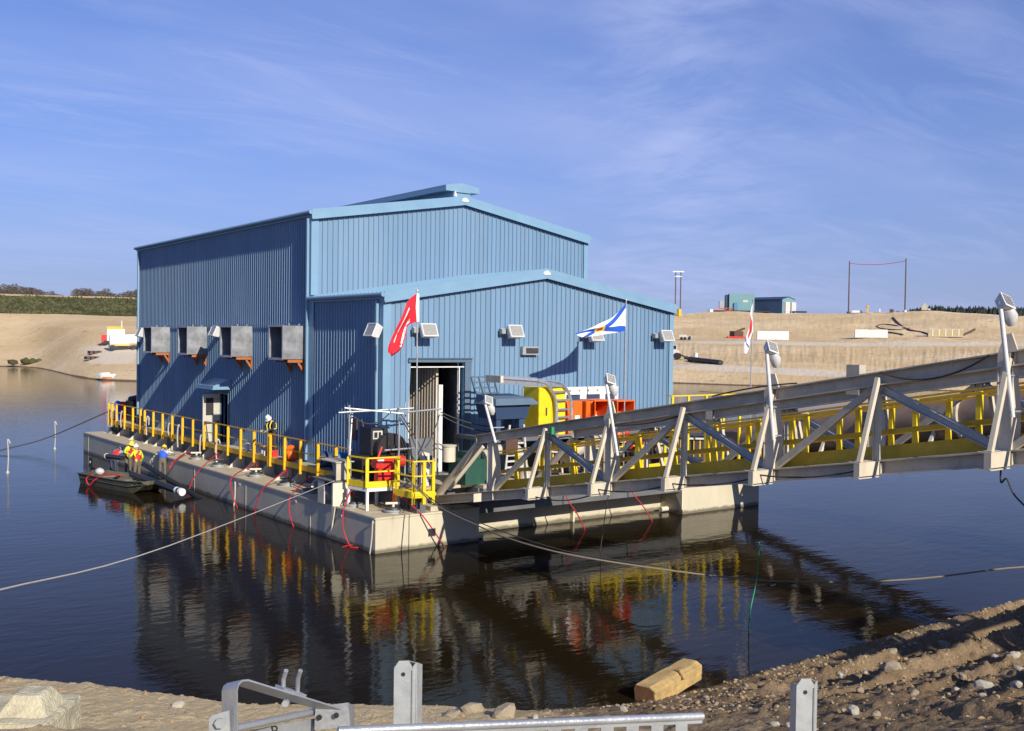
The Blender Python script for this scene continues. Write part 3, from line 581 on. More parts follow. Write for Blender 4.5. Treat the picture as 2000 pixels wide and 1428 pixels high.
for px, py, lb in ((812, 645, 'white wall floodlight behind the red flag, above the big doorway'), (982, 647, 'white wall floodlight between the doorway and the small vent, on the open gable'), (1140, 655, 'white wall floodlight behind the white flag with the blue cross'), (1279, 656, 'white wall floodlight by the far right corner of the lower gable')):
    p = pv(px, py, VA-.08); flood(p, lb, 0)
for (px, py), lb in (((741, 645), 'white floodlight on the short shaded wall beside the annex corner'), ((432, 647), 'white floodlight on the long shaded wall between two intake hoods'), ((286, 649), 'white floodlight poking out at the far end of the long shaded wall')):
    p = pu(px, py, U0-.1); flood(p, lb, -math.pi/2)
p = pv(1033, 685, VA-.09); t = thing('wall_vent', p, 'small grey louvred wall vent under the floodlights on the lower gable', 'vent')
b = MB(); b.box(p.x-.42, p.x+.42, p.y-.14, p.y, p.z-.17, p.z+.17); b.build('vent_box', ['galv_dull'], t)
b = MB(); b.box(p.x-.25, p.x+.38, p.y-.16, p.y-.141, p.z-.11, p.z+.11); b.build('louver', ['dark_metal'], t)
# ------------------------------------------------------------------ yellow railings
def post_mesh(zt, zb, mname):
    q = MB(); w = .115
    q.box(-w/2, w/2, -.012, .012, zb, zt-.05); q.box(-w/2, -w/2+.02, .0121, .07, zb, zt-.05); q.prism([(-w/2, -.012, zt-.05), (w/2, -.012, zt-.05), (.02, -.012, zt-.01), (-.02, -.012, zt-.01)], (0, .04, 0)); return q.mesh('post', [mname])
def railing(name, pts, posts, label, m='rail_yellow', floor=ZP, drop=.32, H=1.05, kick=True, group=None, kx=-.036, pface=None, grpkick=(-.16, .06)):
    """pts: corner points of the rail in plan; posts: positions (x, y, facing)"""
    t = thing(name, (posts[0][0], posts[0][1], floor), label, 'railing', group)
    me = post_mesh(H, -drop, m)
    for x, y, rz in posts:
        o = place(me, 'post', (x, y, floor), t); o.rotation_euler = (0, 0, rz)
    for nm, z, h in (('top_rail', H, .045), ('mid_rail', H*.52, .04)):
        q = MB()
        for (a, c) in zip(pts[:-1], pts[1:]): q.bar((a[0], a[1], floor+z), (c[0], c[1], floor+z), .05, h)
        q.build(nm, [m], t)
    if kick:
        q = MB()
        for (a, c) in zip(pts[:-1], pts[1:]): q.bar((a[0]+kx, a[1], floor+(grpkick[0]+grpkick[1])/2), (c[0]+kx, c[1], floor+(grpkick[0]+grpkick[1])/2), .02, grpkick[1]-grpkick[0])
        q.build('kick_plate', [m], t)
    return t
RU = 1.18
seg1 = [35.3, 34.6, 33.7, 32.06, 30.47, 29.05]; seg2 = [28.31, 26.79, 25.25, 23.7, 22.14, 20.6, 19.05, 17.5, 15.98, 14.46, 12.95, 11.36]; seg3 = [11.2, 9.75, 8.24, 6.67, 5.15]
t1 = railing('yellow_railing', [(RU+.06, 29.0), (RU+.06, 35.35), (3.0, 35.35)], [(RU-.005, v, 0) for v in seg1]+[(RU+.9, 35.4, 0), (RU+1.8, 35.4, 0)], 'yellow railing turning the far corner of the deck by the black bags', group='yellow railings of the barge walkway')
t2 = railing('yellow_railing', [(RU+.06, 28.4), (RU+.06, 11.3)], [(RU-.005, v, 0) for v in seg2], 'longest yellow railing, along the walkway under the intake hoods', group='yellow railings of the barge walkway')
t3 = railing('yellow_railing', [(RU+.06, 11.25), (RU+.06, 4.1)], [(RU-.005, v, 0) for v in seg3], 'yellow railing from the man in the hard hat to the black winch', group='yellow railings of the barge walkway')
# winch platform at the near corner
wp = thing('winch_platform', (.9, 1.9, HD), 'small white-legged platform with bright yellow rails at the near corner of the barge', 'platform')
A, B_, C_, D_ = (.30, 2.5), (.47, 1.45), (1.62, 1.3), (1.5, 2.6)
b = MB(); b.prism([(*A, ZP-.14), (*B_, ZP-.14), (*C_, ZP-.14), (*D_, ZP-.14)], (0, 0, .12)); b.build('floor', ['white'], wp)
me = post_mesh(1.03, 0, 'bright_yellow')
for x, y in (A, B_, C_): o = place(me, 'post', (x, y, ZP), wp); o.rotation_euler = (0, 0, -.3)
for x, y in (A, B_, C_, D_):
    b = MB(); b.box(x-.045, x+.045, y-.045, y+.045, HD+.012, ZP-.141); b.build('leg', ['white'], wp)
for nm, z, h, w in (('top_rail', 1.03, .05, .05), ('mid_rail', .55, .05, .04), ('kick_plate', .10, .22, .02)):
    b = MB()
    for a, c in ((A, B_), (B_, C_)): b.bar((*a, ZP+z), (*c, ZP+z), w, h)
    b.build(nm, ['bright_yellow'], wp)
railing('corner_railing', [(1.62, 1.2), (1.15, .75), (1.25, -.32), (1.98, -.45), (2.35, .1)], [(1.2, .72, -1.2), (1.28, -.30, -1.2), (1.64, -.42, 0), (2.0, -.43, 0)], 'bright yellow railing around the foot of the red flag pole', 'bright_yellow', grpkick=(-.2, .02), drop=.42)
b = MB(); b.prism([(1.22, -.38, ZP-.14), (2.1, -.45, ZP-.14), (2.6, .9, ZP-.14), (1.3, .9, ZP-.14)], (0, 0, .1)); b.build('floor', ['bright_yellow'], bpy.data.objects['corner_railing']); b = MB(); b.box(1.6, 1.95, -.02, .4, HD+.012, ZP-.15); b.build('pedestal', ['hull_dark'], bpy.data.objects['corner_railing'])
# right end of the front deck
railing('guard_rail', [(13.9, .3), (13.9, -.05), (18.2, -.05), (18.2, 2.4)], [(x, -.05, 0) for x in (13.95, 14.9, 16.0, 17.1, 18.15)], 'yellow guard rail at the far right end of the front deck, seen over the bridge', 'bright_yellow', H=3.0, drop=.1, floor=ZP)
railing('guard_rail', [(9.5, -.1), (13.6, -.1)], [(x, -.1, 0) for x in (9.6, 10.9, 12.2, 13.5)], 'bright yellow kick-plated rail glimpsed through the bridge truss under the orange lockers', 'bright_yellow', grpkick=(-.05, .26), drop=.1)
# ------------------------------------------------------------------ deck fittings: vents with red hoses, mooring bracket, winch, drums
for i, (x, y, lb) in enumerate(((1.07, .67, 'round grey deck hatch at the near corner, by the corner railing'), (.54, 2.56, 'round deck hatch beside the white leg of the winch platform'), (.64, 6.28, 'round deck hatch just left of the cream mooring bracket'), (.78, 8.68, 'round deck hatch below the orange bag'),
        (.78, 11.8, 'round deck hatch below the man in the white hard hat'), (.69, 15.9, 'round deck hatch below the open side door'), (.85, 19.2, 'round deck hatch by the man in the blue vest'), (1.3, 35.0, 'round deck hatch with a pink fitting at the far end of the barge'))):
    t = thing('deck_hatch', (x, y, HD+.012), lb, 'hatch', 'round hatches on the outer deck')
    b = MB(); b.lathe((x, y, HD+.012), [(.30, 0), (.30, .05)], 18); b.lathe((x, y, HD+.075), [(.33, 0), (.33, .05)], 18); b.build('base_ring', ['galv_dull'], t, True)
    b = MB(); b.lathe((x, y, HD+.13), [(.29, 0), (.27, .06), (.1, .08)], 18); b.build('cover', ['dark_metal'], t, True)
    b = MB(); b.tube([(x, y, HD+.2), (x, y, HD+.36)], .05, 8); b.tube([(x-.25, y+.1, HD+.33), (x+.2, y-.1, HD+.33)], .045, 8); b.build('valve', ['dark_metal' if i % 2 else 'cream'], t, True)
def hose(pts, r, m, name, label, cat, group=None, n=8): return MB().tube(smoothpts(pts), r, n).top(name, [m], label, cat, group, smooth=True)
RHG = 'red hoses hanging from the deck hatches'
def rh(hx, hy, edge, end, label, loop=False, front=False):
    P = [(hx+.1, hy+.15, HD+.22), (hx, hy, HD+.62), (hx-.25*(not front)+.2*front, hy-.2, HD+.55), Vector(edge), Vector(edge).lerp(Vector(end), .5)+Vector((-.12*(not front), -.1*front, 0)), Vector(end)]
    if loop:
        e = Vector(end); P += [e+Vector((-.1, -.25, .02)), e+Vector((.25, -.45, .02)), e+Vector((.35, -.1, .02)), e+Vector((0, .1, .02)), e+Vector((-.3, 0, .0))]
    hose(P, .024, 'hose_red', 'red_hose', label, 'hose', RHG)
rh(1.07, .67, (1.7, -.05, HD+.05), (2.6, -.35, -.1), 'red hose slanting across the bright front face of the near pontoon', front=True)
rh(.54, 2.56, (-.05, 2.2, HD-.1), (-.12, 1.55, .0), 'red hose ending in a loop on the water near the corner of the barge', True)
rh(.64, 6.28, (-.06, 6.5, HD-.1), (-.12, 6.0, -.1), 'red hose over the side left of the cream mooring bracket')
rh(.78, 8.68, (-.06, 8.9, HD), (-.2, 9.6, -.1), 'red hose over the side below the orange bag')
rh(.78, 11.8, (-.06, 12.4, HD-.05), (-.2, 11.3, -.1), 'red hose over the side below the man at the railing')
rh(.69, 15.9, (-.06, 16.2, HD-.1), (-.6, 16.3, -.1), 'red hose over the side below the side door, beside the black pipe')
rh(8.2, .5, (8.2, -.2, HD), (8.9, -.5, -.1), 'red hose hanging under the middle of the bridge', front=True)
rh(11.6, .5, (11.6, -.2, HD), (12.4, -.6, -.1), 'red hose hanging under the bridge toward its right', front=True)
t = thing('mooring_bracket', (.15, 3.4, HD), 'cream boxed mooring bracket with dark top where the long rope is tied', 'bracket')
for a in ((-.1, .5, 2.9, 3.0, HD+.013, ZP+.05), (-.1, -.06, 3.6, 4.1, HD+.013, ZP+.02), (.52, .9, 2.9, 2.94, HD+.5, ZP+.05)):
    b = MB(); b.box(*a); b.build('side_plate', ['cream'], t)
b = MB(); b.prism([(-.105, 3.0, HD), (-.105, 2.75, HD), (-.105, 3.0, .3)], (.04, 0, 0)); b.build('gusset', ['cream'], t)
b = MB(); b.box(-.05, 1.1, 2.95, 4.5, ZP-.35, ZP-.1); b.box(-.12, 1.0, 2.85, 4.6, ZP+.06, ZP+.09); b.build('top_plate', ['hull_dark'], t)
b = MB(); b.box(.1, .7, 3.05, 3.1, ZP+.1, ZP+.72); b.box(.05, .8, 3.0, 4.4, ZP+.73, ZP+.76); b.box(.62, .66, 3.2, 4.3, ZP+.1, ZP+.72); b.build('fairlead', ['steel_shade_grey'], t)
# winch
wx, wy = 1.75, 2.9
t = thing('winch', (wx, wy, ZP), 'black mooring winch with a big dark wheel behind the yellow platform rails', 'winch')
b = MB(); b.box(wx-.75, wx+.75, wy-.1, wy+.9, ZP, ZP+.95); b.box(wx-.45, wx+.25, wy-.2, wy+.6, ZP+.96, ZP+1.95); b.build('body', ['black'], t)
b = MB(); b.tube([(wx+.25, wy-.55, ZP+1.15), (wx+.25, wy-.25, ZP+1.15)], .62, 24); b.tube([(wx+.25, wy-.65, ZP+1.15), (wx+.25, wy-.56, ZP+1.15)], .2, 12); b.build('wheel', ['black'], t, True)
b = MB(); b.box(wx-.38, wx+.02, wy-.225, wy-.201, ZP+1.55, ZP+1.85); b.build('control_plate', ['dirty_white'], t)
b = MB(); b.box(wx-.33, wx-.2, wy-.235, wy-.226, ZP+1.6, ZP+1.8); b.box(wx-.15, wx-.05, wy-.235, wy-.226, ZP+1.6, ZP+1.8); b.build('gauge', ['black'], t)
b = MB(); b.box(1.0, 1.9, 1.75, 2.1, ZP+.62, ZP+.98); b.tube([(1.9, 1.92, ZP+.8), (2.2, 1.92, ZP+.8)], .2, 12); b.tube([(1.15, 1.9, ZP+.98), (1.3, 1.9, ZP+1.35)], .04, 8); b.box(1.1, 1.9, 1.78, 2.08, ZP-.02, ZP+.61); b.mi = 1; b.box(1.05, 1.3, 1.735, 1.749, ZP+.82, ZP+.92); b.top('fuel_tank', ['red', 'white'], 'red fuel tank with a small white sticker in front of the winch', 'tank', smooth=False)
def drum(x, y, z, lb, m, ax, L_=.85, r=.3, g=None):
    t = thing('drum', (x, y, z), lb, 'drum', g); ax = Vector(ax).normalized(); c = Vector((x, y, z+r*1.02)); 
    b = MB(); b.tube([c-ax*L_/2, c+ax*L_/2], r, 22); b.build('shell', [m], t, True)
    b = MB()
    for k in (-.48, -.17, .17, .48): b.tube([c+ax*(L_*k-.015), c+ax*(L_*k+.015)], r*1.04, 22)
    b.build('hoop', [m], t, True)
drum(1.75, 5.5, ZP+.12, 'bright blue drum lying on its side beside the winch', 'drum_blue', (1, -.25, 0), .9, .33)
drum(1.72, 6.9, ZP+.05, 'dark blue drum with a red and white end, left of the bright blue drum', 'far_navy', (1, -.3, 0), .7, .32)
# orange bag, boxes and clutter on the walkway
b = MB(); b.blob((1.62, 10.15, ZP+.27), .42, (.8, .8, .72), 2, .06); b.blob((1.62, 10.15, ZP+.55), .25, (1, 1, .5), 2, .1); b.top('duffel_bag', ['orange'], 'orange bag on the walkway behind the railing', 'bag', smooth=True)
b = MB(); b.lathe((1.6, 14.75, ZP), [(.1, 0), (.13, .3), (.05, .36)], 14); b.top('bucket', ['white'], 'small white round container on the walkway', 'container', smooth=True)
b = MB(); b.box(1.5, 1.9, 12.9, 14.0, ZP+.001, ZP+.35); b.mi = 1; b.box(1.45, 1.6, 12.6, 14.1, ZP+.36, ZP+.40); b.top('pallet_box', ['dirty_white', 'timber'], 'low pale crate with planks on it, on the walkway', 'crate')
b = MB(); b.box(1.45, 1.8, 12.1, 12.4, ZP+.001, ZP+.22); b.mi = 1; b.box(1.5, 1.75, 11.75, 12.0, ZP+.001, ZP+.3); b.mi = 2; b.box(1.42, 1.6, 12.42, 12.6, ZP+.001, ZP+.2); b.top('tool_box', ['black', 'red', 'white'], 'cluster of small black, red and white tool boxes by the feet of the man', 'tool box')
b = MB(); b.box(1.45, 1.95, 19.4, 21.6, ZP+.001, ZP+.12); b.box(1.5, 1.9, 19.6, 21.3, ZP+.13, ZP+.2); b.box(1.48, 1.93, 19.5, 21.5, ZP+.21, ZP+.3); b.top('steel_bundle', ['galv_dull'], 'stack of pale steel pieces on the walkway left of the side door', 'steel stack')
b = MB(); b.box(1.9, 3.0, 32.9, 34.3, ZP, ZP+1.25); b.blob((2.45, 33.5, ZP+1.35), .65, (1, 1, .45), 2, .12); b.tube(smoothpts([(2.9, 32.9, ZP+1.5), (3.3, 32.8, ZP+1.3), (3.2, 32.8, ZP+.5)]), .05, 6); b.top('covered_machine', ['black'], 'black covered machine heaped behind the railing at the far end', 'machine', smooth=False)
b = MB(); b.box(1.7, 2.3, 34.4, 34.8, ZP, ZP+1.15); b.top('red_cabinet', ['vest_red'], 'dark red box beside the black covered machine', 'box')
b = MB(); b.blob((1.6, 34.9, ZP+.9), .3, (.8, .8, 1.1), 2, .15); b.box(1.4, 1.8, 34.6, 35.1, ZP, ZP+.6); b.top('blue_tarp', ['vest_blue'], 'bright blue folded tarp at the far railing corner', 'tarp')
b = MB(); b.bar((1.75, 3.75, ZP+1.2), (1.75, 4.25, ZP+2.15), .05, .05); b.box(1.35, 1.4, 3.9, 4.6, ZP+1.4, ZP+2.2); b.top('brown_panel', ['brown'], 'brown square panel standing above the railing by the winch', 'panel')
# scaffold tubes in front of the door
t = thing('pipe_scaffold', (1.2, 2.3, ZP), 'grey tube scaffold in front of the corner and the doorway', 'scaffold')
for nm, a, c in (('upright', (.36, 2.6, ZP+.2), (.36, 2.6, 4.82)), ('upright', (2.06, 2.0, ZP), (2.06, 2.0, 4.75)), ('upright', (2.56, 2.4, ZP), (2.56, 2.4, 4.9)), ('upright', (3.86, 2.2, ZP), (3.86, 2.2, 4.65)), ('upright', (.62, 3.0, ZP+.2), (.62, 3.0, 4.7)),
                 ('ledger', (-.1, 2.54, 4.57), (2.7, 2.06, 4.68)), ('ledger', (.2, 2.66, 4.72), (2.2, 1.94, 4.5)), ('ledger', (2.0, 2.06, 4.52), (3.95, 2.14, 4.62)), ('ledger', (1.5, 2.06, 3.2), (2.7, 2.04, 3.22)), ('brace', (.42, 2.66, 3.0), (.66, 2.94, 4.5)), ('ledger', (.36, 2.54, 4.66), (.62, 3.06, 4.62))):
    MB().tube([a, c], .033, 8).build(nm, ['galv'], t, True)
for i, (a, c, dp) in enumerate((((.4, 2.5, 4.5), (1.75, 2.2, 4.5), .35), ((2.05, 1.9, 4.5), (2.9, 1.2, 2.6), -.1), ((2.0, 1.9, 4.4), (2.6, 1.4, 2.9), -.15), ((3.9, 2.1, 4.5), (6.1, 1.5, 3.9), .12), ((3.9, 2.1, 4.4), (6.3, 1.5, 3.7), .2), ((2.8, 1.4, 3.3), (3.85, 2.1, 4.4), .15))):
    MB().tube(sag(a, c, dp, 10), .022, 6).top('black_cable', ['rope_dark'], ['black cable looped under the left of the scaffold', 'thick black cable slanting down from the scaffold by the blue corner', 'second black cable slanting beside the thick one', 'upper black cable strung from the scaffold to the bridge end', 'lower black cable strung from the scaffold to the bridge end', 'black cable crossing the lit door leaf'][i], 'cable', smooth=True)
# ------------------------------------------------------------------ equipment on the front deck
eq = thing('equipment_stand', (9, 1.4, ZP), 'dark steel stand on the front deck carrying cabinets and lockers', 'stand')
b = MB(); b.box(5.0, 12.9, .25, 2.75, 3.45, 3.6); b.build('top', ['hull_dark'], eq)
for x in (5.1, 7.7, 10.2, 12.8):
    for y in (.35, 2.65): b = MB(); b.box(x-.07, x+.07, y-.07, y+.07, ZP, 3.449); b.build('leg', ['hull_dark'], eq)
wf = thing('window_panel', (9.6, 2.5, 3.6), 'white framed panel with dark openings behind the orange lockers', 'panel')
b = MB(); x0, x1, z0, z1 = 7.95, 13.1, 3.6, 5.32; y0 = 2.35
b.box(x0, x1, y0, y0+.1, 5.0, z1); b.box(x0, x1, y0, y0+.1, z0, 4.0)
xs_ = [x0, 8.15, 8.75, 9.0, 9.9, 10.2, 10.95, 11.3, 12.05, 12.35, 12.9, x1]
for i in range(0, len(xs_)-1, 2): b.box(xs_[i], xs_[i+1], y0, y0+.1, 4.0, 5.0)
b.build('frame', ['white'], wf)
b = MB(); b.box(x0+.05, x1-.05, y0+.06, y0+.09, 3.99, 5.01); b.build('dark_pane', ['far_navy'], wf)
b = MB()
for i in range(9): b.tube([(8.4+i*.5, y0-.02, 5.17), (8.4+i*.5, y0-.001, 5.17)], .04, 8)
b.build('rust_spot', ['orange_wood'], wf)
def cabinet(x0, x1, y0, y1, z0, z1, lb, m, mi, opened, name='orange_locker', cat='locker', g='orange lockers on the front deck'):
    t = thing(name, ((x0+x1)/2, (y0+y1)/2, z0), lb, cat, g)
    b = MB(); b.box(x0, x0+.04, y0, y1, z0, z1); b.box(x1-.04, x1, y0, y1, z0, z1); b.box(x0+.04, x1-.04, y0, y1, z1-.05, z1); b.box(x0+.04, x1-.04, y0, y1, z0, z0+.05); b.box(x0+.04, x1-.04, y1-.04, y1, z0+.05, z1-.05); b.build('body', [m], t)
    if opened:
        b = MB(); b.box(x0+.05, x0+.09, y0+.1, y1-.05, z0+.06, z1-.06); b.box(x0+.1, x1-.05, y0+.3, y0+.33, z0+.06, z0+(z1-z0)*.5); b.build('shelf', [mi], t)
        b = MB(); b.bar((x0-.02, y0, (z0+z1)/2), (x0-.28, y0-.35, (z0+z1)/2), .03, z1-z0); b.build('door', [m], t)
    else:
        b = MB(); b.box(x0+.01, (x0+x1)/2-.01, y0-.025, y0-.001, z0+.02, z1-.02); b.box((x0+x1)/2+.01, x1-.01, y0-.025, y0-.001, z0+.02, z1-.02); dr = b.build('door', [m], t)
        b = MB(); b.box(x0+.25*(x1-x0), x0+.30*(x1-x0), y0-.05, y0-.026, (z0+z1)/2-.15, (z0+z1)/2+.15); b.build('handle', [mi], dr)
        b = MB(); b.box((x0+x1)/2+.1, (x0+x1)/2+.35, y0-.03, y0-.026, z0+.35, z0+.7); b.build('sticker', ['white'], dr)
    return t
cabinet(7.12, 8.42, .30, 1.25, 3.61, 5.44, 'tall bright yellow two-door safety cabinet on the front deck', 'bright_yellow', 'brown', False, 'yellow_cabinet', 'cabinet', None)
cabinet(8.55, 9.5, .55, 1.3, 3.61, 4.86, 'orange locker half hidden behind the aluminium ladder cage', 'orange', 'orange_in', False)
cabinet(9.62, 10.05, .45, 1.2, 3.61, 4.86, 'narrow orange locker with a white sticker, right of the ladder cage', 'orange', 'orange_in', False)
cabinet(10.12, 11.05, .5, 1.4, 3.61, 4.88, 'open orange locker left of the second lamp pole', 'orange', 'orange_in', True)
cabinet(11.32, 12.3, .5, 1.4, 3.61, 4.84, 'open orange locker right of the second lamp pole, last in the row', 'orange', 'orange_in', True)
for i, (x0, x1, y0, y1, h, m, lb) in enumerate(((7.3, 8.6, .6, 1.6, 1.1, 'black', 'black pump set under the yellow cabinet'), (9.0, 10.1, .7, 1.9, 1.25, 'dark_metal', 'dark generator set under the orange lockers'), (10.6, 12.4, .9, 2.2, 1.3, 'black', 'black compressor under the open orange lockers'), (13.2, 14.6, 1.2, 2.5, 1.8, 'dark_metal', 'dark cabinet at the right of the equipment stand'), (15.2, 17.4, .8, 2.3, 1.2, 'dark_metal', 'dark machine at the far right of the front deck'))):
    t = thing('deck_machine', ((x0+x1)/2, (y0+y1)/2, ZP), lb, 'machine', 'dark machines on the front deck'); b = MB(); b.box(x0, x1, y0, y1, ZP+.1, ZP+h); b.box(x0+.1, x1-.1, y0+.1, y1-.1, ZP, ZP+.099); b.build('body', [m], t)
    b = MB()
    for k in range(5): b.box(x0+.1+k*(x1-x0-.2)/5, x0+.16+k*(x1-x0-.2)/5, y0-.03, y0-.001, ZP+.25, ZP+h-.15)
    b.build('louver', ['steel_cream' if i % 2 else 'rail_yellow'], t); b = MB(); b.tube([(x0+.2, y0-.1, ZP+h-.1), (x1-.2, y0-.1, ZP+h-.2), (x1-.1, y0-.1, ZP+.1)], .05, 8); b.build('hose', ['galv' if i % 2 else 'dirty_white'], t, True)
# aluminium ladder cage: rails run back, curve over and come down
t = thing('ladder_cage', (8.0, .1, 3.6), 'bright aluminium ladder frame curving over the yellow cabinet', 'ladder')
def arc(off):
    o = Vector((off*.82, off*.08, 0)); P = [Vector((5.1, .1, 5.82)) + o*.4, Vector((6.9, .1, 5.70))+o*.6]
    for k in range(10):
        a = math.pi/2*(1-k/9); P.append(Vector((7.0+.85*math.cos(a), .12, 4.60+1.05*math.sin(a)))+o)
    P.append(Vector((7.9, .12, 3.3))+o); return P
pa, pb = arc(0), arc(1)
for pp in (pa, pb):
    b = MB(); b.tube(pp[1:], .06, 8); b.tube([p+Vector((0, 0, -.0)) for p in pp[:2]], .05, 8); b.build('stile', ['alu'], t, True)
for k in (3, 5, 7, 9, 11): MB().bar(pa[k], pb[k], .07, .07).build('rung', ['alu'], t)
for z in (4.3, 3.95, 3.6): MB().bar((pa[-1].x, pa[-1].y, z), (pb[-1].x, pb[-1].y, z), .07, .07).build('rung', ['alu'], t)
b = MB(); b.hexa([pa[0]+Vector((0, 0, -.2)), pa[1]+Vector((0, 0, -.2)), pa[1]+Vector((0, .03, -.2)), pa[0]+Vector((0, .03, -.2)), pa[0]+Vector((0, 0, .12)), pa[1]+Vector((0, 0, .12)), pa[1]+Vector((0, .03, .12)), pa[0]+Vector((0, .03, .12))]); b.build('side_sheet', ['alu'], t)
b = MB(); b.bar((4.95, -.3, 5.8), (5.0, .7, 5.8), .12, .25); b.build('end_bar', ['steel_cream'], t)
# blue-grey plastic cart with an open lid
t = thing('plastic_cart', (5.9, .9, 3.6), 'blue-grey plastic cart with its grid-patterned lid open, left of the yellow cabinet', 'cart')
b = MB(); b.hexa([(5.15, .3, 4.3), (6.55, .3, 4.3), (6.55, 1.4, 4.3), (5.15, 1.4, 4.3), (5.05, .2, 4.82), (6.65, .2, 4.82), (6.65, 1.5, 4.82), (5.05, 1.5, 4.82)]); b.box(6.25, 6.5, .35, .6, 3.61, 4.29); b.box(5.2, 5.4, .35, .6, 3.61, 4.29); b.box(6.25, 6.5, 1.1, 1.35, 3.61, 4.29); b.build('body', ['far_navy'], t)
b = MB(); b.hexa([(4.95, .05, 4.83), (7.0, .05, 4.83), (6.9, 1.55, 4.83), (5.0, 1.55, 4.83), (5.05, .2, 5.06), (6.75, .2, 5.06), (6.6, 1.45, 5.18), (5.1, 1.45, 5.18)]); b.build('top', ['bluegrey'], t)
b = MB()
for k in range(4): b.bar((5.15+k*.34, 1.62, 5.18), (5.08+k*.35, 1.85, 5.82), .05, .06); b.bar((5.13, 1.66+k*.07, 5.2+k*.2), (6.18, 1.66+k*.07, 5.2+k*.2), .05, .06)
b.build('lid', ['bluegrey'], t)
for i, (x, y, z, m, lb, s) in enumerate(((5.9, .1, 3.0, 'white', 'white slatted folding chair frame below the plastic cart', 1), (5.55, .0, 2.75, 'brown', 'dark brown square panel in front of the white slats', 0))):
    b = MB()
    if s:
        for k in range(7): b.box(x-.4, x+.4, y, y+.04, 2.5+k*.22, 2.57+k*.22)
        b.bar((x-.5, y-.03, 2.1), (x-.3, y-.03, 4.1), .07, .05); b.bar((x+.55, y-.03, 2.1), (x+.35, y-.03, 4.1), .07, .05)
        b.top('slatted_frame', ['dirty_white'], lb, 'frame')
    else:
        b.box(5.3, 5.85, -.12, -.06, 3.1, 3.75); b.top('panel_board', ['brown'], lb, 'board')
b = MB(); b.tube(smoothpts([(4.6, .3, 3.0), (5.4, .3, 3.2), (6.1, .3, 3.15), (6.6, .4, 2.2)]), .2, 12); b.tube([(6.62, .4, 2.0), (6.62, .4, 2.3)], .28, 14); b.top('pipe_elbow', ['steel_shade_grey'], 'grey bent pipe at the end of the bridge deck', 'pipe', smooth=True)
b = MB(); b.tube([(8.4, .2, 2.8), (9.9, .0, 3.35)], .24, 14); b.tube([(8.35, .2, 2.78), (8.45, .2, 2.82)], .32, 14); b.tube([(9.85, 0, 3.33), (9.95, 0, 3.37)], .32, 14); b.top('steel_pipe', ['steel_shade_grey'], 'grey slanted pipe under the far beam of the bridge', 'pipe', smooth=True)
gp = pz(925, 945, ZP); b = MB(); b.box(gp.x-.5, gp.x+.6, gp.y-.2, gp.y+.9, ZP, ZP+.9); b.box(gp.x-.3, gp.x+.3, gp.y, gp.y+.6, ZP+.901, ZP+1.15); b.top('green_machine', ['tarp_green'], 'dark green covered pump behind the end of the bridge', 'pump')
for i, (x, y, m, lb) in enumerate(((12.3, .2, 'dark_metal', 'dark valve body behind the yellow rails of the bridge'), (14.2, .6, 'dirty_white', 'pale round valve bonnet behind the yellow rails of the bridge'))):
    t = thing('valve', (x, y, ZP), lb, 'valve'); b = MB(); b.lathe((x, y, ZP), [(.4, 0), (.4, .1), (.25, .15), (.25, .6), (.42, .65), (.42, .75), (.2, .9), (.2, 1.1)], 16); b.build('body', [m], t, True)
    b = MB(); b.lathe((x, y, ZP+1.11), [(.3, 0), (.3, .04)], 16); b.build('hand_wheel', ['red' if i == 0 else 'orange_wood'], t, True)
for i, (px, py, v, lb) in enumerate(((1207, 850, 0, 'orange-red float seen through the truss beside the lamp post'), (1222, 845, .3, 'red float seen through the truss, right of the orange one'), (1230, 868, 0, 'bright red hanging bag seen through the truss'))):
    p = pv(px, py, v); MB().blob(p, .17, (1, 1, 1.3), 2, .08).top('float_ball', ['red' if i else 'orange'], lb, 'float', smooth=True)
